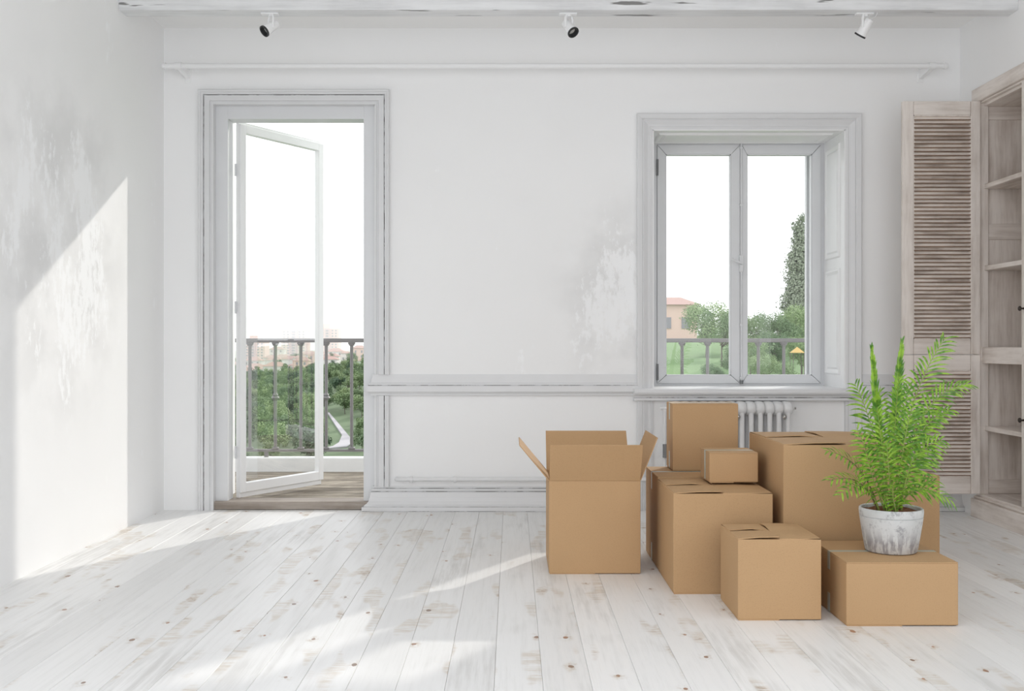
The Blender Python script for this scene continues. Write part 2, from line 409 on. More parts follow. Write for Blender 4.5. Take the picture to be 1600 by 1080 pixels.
def wall_pieces(mb, xs, zs, holes, y0, y1):
    for i in range(len(xs)-1):
        for j in range(len(zs)-1):
            cx, cz = (xs[i]+xs[i+1])/2, (zs[j]+zs[j+1])/2
            if any(h[0] < cx < h[1] and h[2] < cz < h[3] for h in holes): continue
            mb.box(xs[i], xs[i+1], y0, y1, zs[j], zs[j+1])
WX0, WX1, WZ0, WZ1 = 0.897, 2.122, 0.776, 2.425     # window reveal
mb = MB()
wall_pieces(mb, [XL-0.3, -1.906, -0.878, WX0, WX1, XR+0.5], [-0.12, 0.0, WZ0, WZ1, 2.59, ZC+0.1],
            [(-1.906, -0.878, 0.0, 2.59), (WX0, WX1, WZ0, WZ1)], YB, 6.70)
wall_pieces(mb, [XL-0.3, -1.92, -0.62, WX0, WX1, XR+0.5], [-0.12, 0.0, WZ0, WZ1, 2.85, ZC+0.1],
            [(-1.92, -0.62, 0.0, 2.85), (WX0, WX1, WZ0, WZ1)], 6.70, YO)
wb = mb.obj('wall_back', 'wall_back'); tag(wb, 'white plastered back wall with the balcony door and window', 'wall', kind='structure')
wl = MB().box(XL-0.3, XL, 2.9, YB+0.1, -0.02, ZC+0.05).box(XL-0.3, XL, YF, -0.5, -0.02, ZC+0.05).box(XL-0.3, XL, -0.5, 2.9, -0.02, 0.5).box(XL-0.3, XL, -0.5, 2.9, 2.8, ZC+0.05).obj('wall_left', 'wall_left'); tag(wl, 'white left wall with peeling paint and a sun patch', 'wall', kind='structure')  # unseen side opening added so skylight reaches the right wall
# right wall with the cupboard niche
NY0, NY1, NZ = 5.08, 6.302, 2.615
mb = MB()
mb.box(XR, XR+0.55, NY1, YB+0.1, -0.02, ZC+0.05).box(XR, XR+0.55, NY0, NY1, NZ, ZC+0.05).box(XR, XR+0.55, 2.6, NY0, -0.02, ZC+0.05).box(XR, XR+0.55, YF, -0.2, -0.02, ZC+0.05).box(XR, XR+0.55, -0.2, 2.6, -0.02, 0.8).box(XR, XR+0.55, -0.2, 2.6, 2.7, ZC+0.05)  # unseen opening in the near part added so skylight lifts the left wall
mb.box(XR+0.47, XR+0.55, NY0, NY1, -0.02, NZ)
wr = mb.obj('wall_right', 'wall'); tag(wr, 'plain white right wall with a niche for the cupboard', 'wall', kind='structure')
# beam
bmx = MB().box(XL, XR, 5.78, 5.90, 2.945, ZC+0.04, 0.004).obj('ceiling_beam', 'beam', org=((XL+XR)/2, 5.84, 2.945)); tag(bmx, 'whitewashed wooden beam with dark cracks across the ceiling', 'beam', kind='structure')

# ------------------------------------------------------------------ door casing, mouldings
wy = lambda u, v, h: (u, YB-h, v)
dprof = [(0, -0.045), (0, .018), (.010, .021), (.012, .015), (.021, .015), (.024, .024), (.056, .026), (.0572, .018), (.0615, .018), (.063, .030), (.075, .032), (.078, .038), (.088, .040), (.093, .034), (.093, -0.005)]
RAIL_T, RAIL_B, BASE_T = 0.866, 0.731, 0.152
t1 = thing('trim_1', (-1.39, YB, 0), 'grey white moulded casing around the balcony door', 'door casing', kind='structure')
MB().sweep([(-0.872, RAIL_T), (-0.872, 2.586), (-1.902, 2.586), (-1.902, 0)], dprof, wy, (7,)).obj('casing', ['casing', 'trim_dark'], t1)
MB().sweep([(-0.872, BASE_T), (-0.872, RAIL_B)], dprof, wy, (7,)).obj('casing_block', ['casing', 'trim_dark'], t1)
gz = lambda u, v, h: (u, v, h)
rprof = [(-0.004, .866), (.010, .866), (.012, .852), (.020, .815), (.030, .806), (.031, .800), (.036, .800), (.036, .7945), (.046, .7935), (.046, .758), (.036, .750), (.026, .745), (.022, .732), (-0.004, .731)]
def rail(name, path, label):
    o = MB().sweep(path, rprof, gz, (6,)).obj(name, ['trim', 'trim_line'], sm=None); tag(o, label, 'chair rail', kind='structure')
rail('trim_2', [(-0.878, 6.60), (-0.878, YB), (0.80, YB)], 'grey white chair rail between the door and the window')
rail('trim_3', [(2.22, YB), (XR, YB)], 'grey white chair rail right of the window behind the plant')
bprof = [(-0.004, .152), (.012, .152), (.012, .143), (.010, .143), (.010, .137), (.018, .136), (.018, .124), (.014, .123), (.014, .117), (.022, .116), (.023, .108), (.026, .085), (.034, .060), (.048, .042), (.060, .034), (.060, .029), (.072, .028), (.072, .004), (.070, .004), (.070, 0.0), (-0.004, 0.0)]
def base(name, path, label):
    o = MB().sweep(path, bprof, gz, (3, 7, 15, 18)).obj(name, ['trim', 'trim_line']); tag(o, label, 'baseboard', kind='structure')
base('baseboard_back', [(-0.878, 6.575), (-0.878, YB), (0.80, YB)], 'tall coved skirting board between the door and the window')
base('baseboard_right', [(2.22, YB), (XR, YB)], 'short coved skirting board between the plant box and the cupboard')
# window casing
wprof = [(0, -0.02), (0, .018), (.016, .022), (.020, .018), (.032, .020), (.058, .032), (.064, .028), (.070, .034), (.096, .037), (.102, .033), (.102, -0.005)]
t4 = thing('trim_4', (1.51, YB, 0), 'grey white moulded casing around the window', 'window casing', kind='structure')
MB().sweep([(2.122, .776), (2.122, 2.425), (.897, 2.425), (.897, .776)], wprof, wy, ()).obj('casing', ['casing', 'trim_line'], t4)
MB().sweep([(.897, .70), (.897, 0.0)], wprof, wy, ()).obj('casing_leg', ['casing', 'trim_line'], t4)
MB().sweep([(2.122, 0.0), (2.122, .70)], wprof, wy, ()).obj('casing_leg', ['casing', 'trim_line'], t4)

# ------------------------------------------------------------------ balcony door
d1 = thing('door_1', (-1.39, 6.60, 0), 'white glazed balcony door standing open to the outside', 'door', kind='structure')
DX0, DX1, DZ = -1.825, -0.953, 2.505
mb = MB().box(-1.912, DX0, 6.575, 6.70, 0.045, DZ+0.09, 0.002).box(DX1, -0.872, 6.575, 6.70, 0.045, DZ+0.09, 0.002).box(DX0-0.001, DX1+0.001, 6.5752, 6.70, DZ, DZ+0.09, 0.002)
mb.obj('frame', 'winpaint', d1)
part('threshold', 'thresh', d1, -1.925, -0.890, 6.5375, 6.71, 0.0, 0.053, 0.004)
# leaf in its own rotated frame
lf = thing('leaf', (0, 0, 0), None, None); lf.parent = d1
lf.location = Vector((-1.812, 6.715, 0.0))-wpos(d1); lf.rotation_euler = (0, 0, R(58.5))
LL, LT = 0.80, 0.045
z0, z1 = 0.085, 2.500
mb = MB().box(0, 0.052, -LT, 0, z0, z1, .003).box(LL-0.048, LL, -LT, 0, z0, z1, .003).box(0.05, LL-0.046, -LT, 0, z1-0.055, z1, .003).box(0.05, LL-0.046, -LT, 0, z0, z0+0.062, .003)
fr = link('leaf_frame', mb.mesh('leaf_frame'), 'white', lf)
C.objects.unlink(lf); bpy.data.objects.remove(lf)
fr.name = 'leaf'; fr.parent = d1; fr.location = Vector((-1.812, 6.715, 0.0))-wpos(d1); fr.rotation_euler = (0, 0, R(58.5))
link('glass_pane', MB().box(0.048, LL-0.044, -LT/2-0.002, -LT/2+0.002, z0+0.055, z1-0.05).mesh('glass_pane'), 'leaf_glass', fr)
link('weather_bar', MB().box(0.0, LL-0.012, -LT+0.012, -0.004, z0-0.032, z0, .002).mesh('weather_bar'), 'white', fr)
link('top_rebate', MB().box(0.0, LL-0.012, -LT+0.016, -0.002, z1, z1+0.018, .002).mesh('top_rebate'), 'white', fr)
for hz in (0.35, 1.3, 2.2):
    link('hinge', MB().tube([(-0.006, -0.006, hz-0.04), (-0.006, -0.006, hz+0.04)], 0.007, 8).mesh('hinge', sm=40), 'winpaint', fr)

# ------------------------------------------------------------------ window
w1 = thing('window_1', (1.51, 6.94, WZ0), 'white two-sash casement window set deep in its panelled reveal', 'window', kind='structure')
FY = 6.94
mb = MB().box(WX0, 0.982, FY, FY+0.06, WZ0, WZ1).box(2.09, WX1, FY, FY+0.06, WZ0, WZ1).box(0.982, 2.09, FY, FY+0.06, 2.408, WZ1).box(0.982, 2.09, FY, FY+0.06, WZ0, 0.792)
mb.obj('frame', 'winpaint', w1)
def sash(x0, x1, z0, z1, y, sl, sr, st, sb):
    o = MB()
    a, b = y-0.012, y+0.035
    # mitred front: four bars
    q = [((x0, z0), (x1, z0), (x1-sr, z0+sb), (x0+sl, z0+sb)), ((x1, z0), (x1, z1), (x1-sr, z1-st), (x1-sr, z0+sb)), ((x1, z1), (x0, z1), (x0+sl, z1-st), (x1-sr, z1-st)), ((x0, z1), (x0, z0), (x0+sl, z0+sb), (x0+sl, z1-st))]
    for p in q:
        c = [sum(t[0] for t in p)/4, sum(t[1] for t in p)/4]
        p = [(t[0]+(c[0]-t[0])*0.004, t[1]+(c[1]-t[1])*0.004) for t in p]
        vs = [(u, a, v) for u, v in p]+[(u, b, v) for u, v in p]
        o.add(vs, [(0, 1, 2, 3), (7, 6, 5, 4), (0, 4, 5, 1), (1, 5, 6, 2), (2, 6, 7, 3), (3, 7, 4, 0)])
    # glazing bead
    g = 0.007
    o.box(x0+sl-.002, x0+sl+g, y-0.004, b, z0+sb, z1-st).box(x1-sr-g, x1-sr+.002, y-0.004, b, z0+sb, z1-st).box(x0+sl, x1-sr, y-0.004, b, z1-st-g, z1-st+.002).box(x0+sl, x1-sr, y-0.004, b, z0+sb-.002, z0+sb+g)
    s = o.obj('sash', 'winpaint', w1)
    MB().box(x0+sl, x1-sr, y+0.012, y+0.016, z0+sb, z1-st).obj('glass_pane', 'glass', s)
    return s
s1 = sash(0.984, 1.541, 0.794, 2.408, FY, 0.056, 0.058, 0.062, 0.052)
s2 = sash(1.556, 2.088, 0.794, 2.408, FY, 0.033, 0.056, 0.062, 0.052)
MB().box(1.538, 1.560, FY-0.004, FY+0.03, 0.794, 2.408, 0.002).obj('meeting_strip', 'winpaint', w1)
for zz in (0.87, 2.255):
    MB().tube([(0.984, FY-0.012, zz-0.055), (0.984, FY-0.012, zz+0.055)], 0.0075, 8).obj('hinge', 'steel', s1, sm=40)
rod = MB().tube([(1.549, FY-0.022, 0.785), (1.549, FY-0.022, 2.42)], 0.0065, 10).obj('espagnolette_rod', 'winpaint', w1, sm=40)
MB().box(1.536, 1.562, FY-0.034, FY-0.004, 1.545, 1.66, 0.004).obj('lock_case', 'winpaint', rod)
MB().tube([(1.549, FY-0.036, 1.60), (1.545, FY-0.055, 1.602), (1.487, FY-0.060, 1.626)], [0.008, 0.009, 0.007], 10).obj('handle', 'winpaint', rod, sm=40)
MB().lathe([(0, -.012), (.009, -.009), (.012, 0), (.009, .009), (0, .012)], (1.482, FY-0.060, 1.628), 12).obj('handle_knob', 'winpaint', rod, sm=60)
for zz in (2.385, 2.0, 1.19, 0.83):
    MB().box(1.538, 1.560, FY-0.032, FY-0.006, zz-0.008, zz+0.008, 0.003).obj('rod_guide', 'winpaint', rod)
MB().tube([(1.549, FY-0.026, 0.79), (1.549, FY-0.026, 0.815)], 0.012, 10).obj('floor_bolt', 'steel', rod, sm=40)
# outer (second) sash behind, with its catches
mb = MB().box(WX0, 0.99, 7.03, 7.075, WZ0, WZ1).box(2.022, WX1, 7.03, 7.075, WZ0, WZ1).box(0.99, 2.022, 7.03, 7.075, 2.385, WZ1).box(0.99, 2.022, 7.03, 7.075, WZ0, 0.83).box(1.515, 1.585, 7.03, 7.075, 0.83, 2.385)
ou = mb.obj('outer_frame', 'winpaint', w1)
for zz in (0.908, 2.290):
    MB().box(2.040, 2.066, 7.016, 7.032, zz-0.024, zz+0.024, 0.003).box(2.052, 2.076, 7.012, 7.03, zz-0.008, zz+0.014, 0.002).obj('catch', 'steel', ou)
# panelled reveal
def reveal_panel(name, xf, xb, z0, z1, panels):
    y0, y1 = YB+0.0, FY
    o = MB().box(min(xf, xb), max(xf, xb), y0, y1, z0, z1).obj(name, 'white', w1)
    return o
rp = MB().box(WX1-0.006, WX1+0.004, 6.52, FY, WZ0, WZ1).obj('reveal_panel', 'white', w1)
def raised(x, y0, y1, z0, z1, parent, s=-1):
    # moulded field standing proud of the reveal
    m = 0.035
    vs = []
    for (d, h) in ((0, 0.0), (0.008, 0.010), (0.016, 0.010), (m, 0.003), (m+0.012, 0.009)):
        vs += [(x+s*h, y0+d, z0+d), (x+s*h, y1-d, z0+d), (x+s*h, y1-d, z1-d), (x+s*h, y0+d, z1-d)]
    fs = []
    for r in range(4):
        for k in range(4): fs.append((r*4+k, r*4+(k+1) % 4, (r+1)*4+(k+1) % 4, (r+1)*4+k))
    fs.append((16, 17, 18, 19))
    return MB().add(vs, fs).obj('panel_moulding', 'white', parent)
raised(WX1-0.006, 6.60, 6.90, 1.62, 2.36, rp); raised(WX1-0.006, 6.60, 6.90, 0.86, 1.55, rp)
rl = MB().box(WX0-0.004, WX0+0.006, 6.52, FY, WZ0, WZ1).obj('reveal_panel', 'white', w1)
raised(WX0+0.006, 6.60, 6.90, 1.62, 2.36, rl, 1); raised(WX0+0.006, 6.60, 6.90, 0.86, 1.55, rl, 1)
rt = MB().box(WX0, WX1, 6.52, FY, WZ1-0.006, WZ1+0.004).obj('reveal_head', 'white', w1)
vs = []
for (d, h) in ((0, 0.0), (0.008, 0.010), (0.016, 0.010), (0.04, 0.003), (0.05, 0.008)):
    zz = WZ1-0.006-h; vs += [(WX0+.05+d, 6.60+d, zz), (WX1-.05-d, 6.60+d, zz), (WX1-.05-d, 6.90-d, zz), (WX0+.05+d, 6.90-d, zz)]
MB().add(vs, [(r*4+k, r*4+(k+1) % 4, (r+1)*4+(k+1) % 4, (r+1)*4+k) for r in range(4) for k in range(4)]+[(16, 17, 18, 19)]).obj('panel_moulding', 'white', rt)
# sill
sprof = [(-0.42, .7778), (.085, .7778), (.097, .772), (.104, .762), (.104, .752), (.098, .743), (.080, .735), (.060, .732), (.060, .724), (.056, .7235), (.056, .716), (.060, .7155), (.060, .703), (.050, .699), (-0.01, .699)]
sl = MB().sweep([(0.772, YB), (2.245, YB)], sprof, gz, (9,)).obj('sill', ['trim', 'trim_line'], w1, sm=35)

# ------------------------------------------------------------------ heating pipe, radiator, curtain rod
hp = thing('heating_pipe', (-0.73, 6.50, 0.2), 'thin white heating pipe running above the skirting board', 'pipe')
MB().tube([(-0.735, YB+0.01, .2), (-0.735, 6.515, .2), (-0.725, 6.502, .2), (-0.70, 6.50, .2), (0.95, 6.50, .2)], 0.0135, 12).obj('pipe', 'rad', hp, sm=50)
for xx in (-0.64, -0.36, 0.5):
    MB().tube([(xx-0.009, 6.50, .2), (xx+0.009, 6.50, .2)], 0.021, 14).tube([(xx, 6.50, .2), (xx, YB+0.004, .2)], 0.006, 8).obj('clamp', 'rad', hp, sm=50)
RX0, NS, RP = 1.032, 13, 0.0577
RY = 6.445
rd = thing('radiator', (1.40, RY, 0.08), 'white column radiator under the window behind the boxes', 'radiator')
sec = MB()
for dy in (-0.05, 0.05):
    sec.tube([(0, dy, 0.03), (0, dy, 0.08), (0, dy, 0.54), (0, dy, 0.595)], [0.010, 0.0165, 0.0165, 0.018], 10)
for zz in (0.045, 0.575):
    ring = []
    n = 14
    prof = []
    for (xx, s) in ((-0.0285, 0.80), (-0.020, 0.95), (-0.008, 1.0), (0.008, 1.0), (0.020, 0.95), (0.0285, 0.80)):
        prof.append([(xx, 0.078*s*math.cos(2*math.pi*k/n)*(1.0), zz+0.046*s*math.sin(2*math.pi*k/n)) for k in range(n)])
    vs = [v for r in prof for v in r]
    fs = [(i*n+k, i*n+(k+1) % n, (i+1)*n+(k+1) % n, (i+1)*n+k) for i in range(5) for k in range(n)]
    fs += [tuple(range(n)), tuple(5*n+k for k in range(n-1, -1, -1))]
    sec.add(vs, fs)
sm_ = sec.mesh('section', sm=55); sm_.materials.append(MT['rad'])
for i in range(NS):
    link('section', sm_, None, rd, (RX0+i*RP-1.40, 0, 0))
xe = RX0+(NS-1)*RP+0.0285
MB().tube([(xe, RY, .655), (xe+.008, RY, .655), (xe+.008, RY, .655), (xe+.022, RY, .655)], [.03, .028, .014, .012], 14).obj('end_plug', 'rad', rd, sm=50)
MB().tube([(xe+.022, RY, .655), (xe+.034, RY, .655)], 0.008, 6).obj('plug_nut', 'chrome', rd)
for i in (NS-1.5, NS-6.5):
    MB().lathe([(0, .018), (.010, .012), (.014, 0), (.010, -.012), (0, -.018)], (RX0+i*RP, RY-0.075, .605), 14).obj('mounting_bolt', 'chrome', rd, sm=60)
for i in (1, NS-2):
    MB().box(RX0+i*RP-.012, RX0+i*RP+.012, RY-0.05, RY+0.05, 0.0, 0.11, .002).obj('foot', 'rad', rd)
MB().tube([(0.945, 6.47, .655), (0.96, RY, .655), (1.005, RY, .655)], 0.012, 10).tube([(0.962, RY, .20), (0.962, RY, .655)], 0.010, 10).obj('supply_pipe', 'rad', rd, sm=50)
MB().tube([(0.966, RY-.01, .345), (0.966, RY-.01, .43)], 0.019, 12).obj('valve', 'steel', rd, sm=50)

cr = thing('curtain_rod', (0.32, 6.40, 2.798), 'long white curtain rod under the ceiling above door and window', 'curtain rod')
RYc, RZc = 6.40, 2.798
MB().tube([(-2.165, RYc, RZc), (2.70, RYc, RZc)], 0.0165, 14).obj('rod', 'white', cr, sm=50)
for xx, s in ((-2.165, -1), (2.70, 1)):
    MB().tube([(xx-s*0.002, RYc, RZc), (xx+s*.012, RYc, RZc), (xx+s*.014, RYc, RZc), (xx+s*.022, RYc, RZc)], [.021, .021, .019, .017], 14).obj('end_cap', 'white', cr, sm=40)
for xx, s in ((-2.085, 1), (2.625, -1)):
    b = MB().tube([(xx-.02, RYc, RZc), (xx+.02, RYc, RZc)], 0.022, 14).obj('bracket', 'white', cr, sm=40)
    MB().add([(xx-.012, RYc, RZc-.018), (xx+.012, RYc, RZc-.018), (xx+s*.02+.012, YB+.002, RZc-.05), (xx+s*.02-.012, YB+.002, RZc-.05),
              (xx-.012, RYc, RZc-.004), (xx+.012, RYc, RZc-.004), (xx+s*.02+.012, YB+.002, RZc+.01), (xx+s*.02-.012, YB+.002, RZc+.01)],
             [(0, 1, 2, 3), (7, 6, 5, 4), (0, 4, 5, 1), (1, 5, 6, 2), (2, 6, 7, 3), (3, 7, 4, 0)]).obj('bracket_arm', 'white', b)
    MB().box(xx+s*.02-.02, xx+s*.02+.02, YB-.006, YB+.002, RZc-.07, RZc+.035, .003).obj('wall_plate', 'white', b)

# ------------------------------------------------------------------ spotlights under the beam
def spot(x, d, label, cable=0):
    y, z = 5.842, 2.945
    t = thing('spotlight', (x, y, z), label, 'spotlight', 'spotlights under the ceiling beam')
    MB().box(x-.055, x+.045, y-.018, y+.018, z-.009, z+.001, .002).obj('base_plate', 'white', t)
    d = Vector(d).normalized(); piv = Vector((x, y, z-.078))
    side = Vector((0, 0, 1)).cross(d).normalized()
    for s in (-1, 1):
        p = piv+side*s*.029
        MB().tube([(p.x*0.5+x*0.5, p.y*0.5+y*0.5, z-.006), (p.x, p.y, z-.03), (p.x, p.y, z-.085)], 0.0075, 8).obj('yoke_arm', 'white', t, sm=50)
    MB().tube([(x, y, z-.004), (x, y, z-.02)], .016, 12).obj('swivel', 'white', t, sm=50)
    q = d.to_track_quat('Z', 'Y').to_matrix()
    h = MB().lathe([(0, -.048), (.018, -.048), (.024, -.042), (.026, -.01), (.030, .03), (.0335, .046)], piv, 28, q).obj('lamp_head', 'white', t, sm=40)
    MB().lathe([(.0335, .046), (.0345, .052), (.0335, .056), (.027, .056), (.021, .034), (.021, .032)], piv, 28, q).obj('rim', 'black', h, sm=40)
    MB().lathe([(0, .037), (.012, .036), (.0215, .033)], piv, 28, q).obj('lens', 'lens', h, sm=60)
    if cable:
        a = piv-d*.048
        MB().tube([a, a+Vector((.03, 0, .012)), a+Vector((.042, 0, .035)), a+Vector((.03, 0, .058)), Vector((x+.02, y, z-.018))], .0022, 6).obj('cable', 'white', t, sm=60)
spot(-1.375, (-.62, -.50, -.62), 'white spotlight over the balcony door aimed down to the left')
spot(0.325, (.42, -.46, -.70), 'white spotlight near the middle of the beam aimed down to the right')
spot(2.015, (-.42, .46, -.80), 'white spotlight above the window with a looped cable', 1)

# ------------------------------------------------------------------ built-in cupboard in the right wall
cab = thing('built_in_cupboard', (2.86, 5.7, 0), 'tall limed wood cupboard in the right wall with one pair of louvred doors open', 'cupboard')
CY0, CY1 = 5.085, 6.30
part('plinth', 'caby', cab, 2.822, 3.325, CY0, 6.304, 0.0, 0.112, .003)
part('plinth_moulding', 'caby', cab, 2.838, 3.325, CY0, 6.298, 0.112, 0.130, .006)
part('base_board', 'caby', cab, 2.852, 3.325, CY0, 6.295, 0.130, 0.146, .002)
part('back_panel', 'cabz', cab, 3.305, 3.325, CY0, CY1, 0.146, 2.53, .0)
part('top_board', 'caby', cab, 2.87, 3.305, CY0, CY1, 2.505, 2.53, .0)
for y0, y1 in ((6.225, CY1), (CY0, 5.16)):
    part('post', 'cabz', cab, 2.838, 2.898, y0, y1, 0.146, 2.53, .003)
part('side_panel', 'cabz', cab, 2.896, 3.306, 6.245, CY1, 0.146, 2.505, .0)
part('side_panel', 'cabz', cab, 2.896, 3.306, CY0, 5.13, 0.146, 2.505, .0)
for z0, z1 in ((2.425, 2.505), (1.695, 1.79), (0.147, 0.235)):
    part('side_rail', 'cabx', cab, 2.900, 3.305, 6.234, 6.246, z0, z1, .002)
for z in (2.003, 1.506, 0.532):
    part('shelf', 'caby', cab, 2.872, 3.304, 5.17, 6.236, z, z+0.028, .003)
part('divider', 'caby', cab, 2.858, 3.304, 5.165, 6.230, 0.942, 1.040, .003)
part('cornice', 'caby', cab, 2.826, 3.325, CY0-.0, 6.300, 2.531, 2.618, .004)
part('cornice_bead', 'caby', cab, 2.845, 3.30, CY0, 6.285, 2.520, 2.532, .003)
slm = MB()
ang = R(40)
pts = [(-.0050, -.0130), (-.0050, -.0060), (-.0050, .0150), (0, .0175), (.0050, .0150), (.0050, -.0150), (.0010, -.0178), (-.0036, -.0165)]
SW = 0.343
ring = [(py*math.cos(ang)-pz*math.sin(ang)*-1, py, pz) for py, pz in []]
def rot(py, pz): return (py*math.cos(ang)+pz*math.sin(ang), -py*math.sin(ang)+pz*math.cos(ang))
v0 = [(-SW/2,)+rot(a, b) for a, b in pts]; v1 = [(SW/2,)+rot(a, b) for a, b in pts]
slm.add(v0+v1, [(i, (i+1) % 8, 8+(i+1) % 8, 8+i) for i in range(8)]+[tuple(range(7, -1, -1)), tuple(range(8, 16))])
for i in (5, 6, 7): slm.mi[i] = 1  # bottom edge faces: wear and painted shadow line together
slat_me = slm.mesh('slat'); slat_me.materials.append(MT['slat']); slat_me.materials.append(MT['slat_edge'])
def louvre_door(z0, z1, rt, rb, loc, rz, label):
    """local: x from hinge-free edge 0..W, y thickness, z up"""
    W, T = 0.471, 0.026
    mb = MB()
    mb.box(0, .066, 0, T, z0, z1, .003).box(W-.056, W, 0, T, z0, z1, .003)
    mb.cur = 1
    mb.box(.0675, W-.0575, .002, T-.002, z1-rt, z1, .003).box(.0675, W-.0575, .002, T-.002, z0, z0+rb, .003)
    mb.cur = 0
    a, b, c, e = .0665, W-.0565, z0+rb, z1-rt
    mb.box(a, a+.006, .003, T-.003, c, e).box(b-.006, b, .003, T-.003, c, e).box(a, b, .003, T-.003, e-.006, e).box(a, b, .003, T-.003, c, c+.006)
    o = link('door', mb.mesh('door'), ['cabz', 'cabx'], cab, Vector(loc)-wpos(cab)); o.rotation_euler = (0, 0, rz)
    o['label'] = label
    n = int(round((e-c-.012)/.0239)); p = (e-c-.012)/n
    for i in range(n):
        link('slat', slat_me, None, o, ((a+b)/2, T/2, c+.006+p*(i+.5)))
    return o
lou = 'open louvred cupboard door with pale worn slats'
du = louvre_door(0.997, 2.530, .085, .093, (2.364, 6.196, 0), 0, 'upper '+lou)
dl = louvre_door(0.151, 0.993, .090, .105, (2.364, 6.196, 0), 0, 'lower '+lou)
# closed near pair in the front plane; free edge at y = 5.697
def knob(parent, z):
    prof = [(0, 0), (.006, 0), (.005, .012), (.006, .016), (.013, .020), (.014, .026), (.010, .031), (0, .033)]
    M = Matrix.Rotation(R(90), 3, 'X')
    m = MB().lathe(prof, (.030, 0, z), 16, M).mesh('knob', sm=50)
    link('knob', m, 'bronze', parent)
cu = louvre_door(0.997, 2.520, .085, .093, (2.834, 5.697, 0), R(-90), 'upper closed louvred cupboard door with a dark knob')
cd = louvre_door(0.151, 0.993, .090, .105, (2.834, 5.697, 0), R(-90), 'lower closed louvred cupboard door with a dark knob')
knob(cu, 1.255); knob(cd, 0.636)

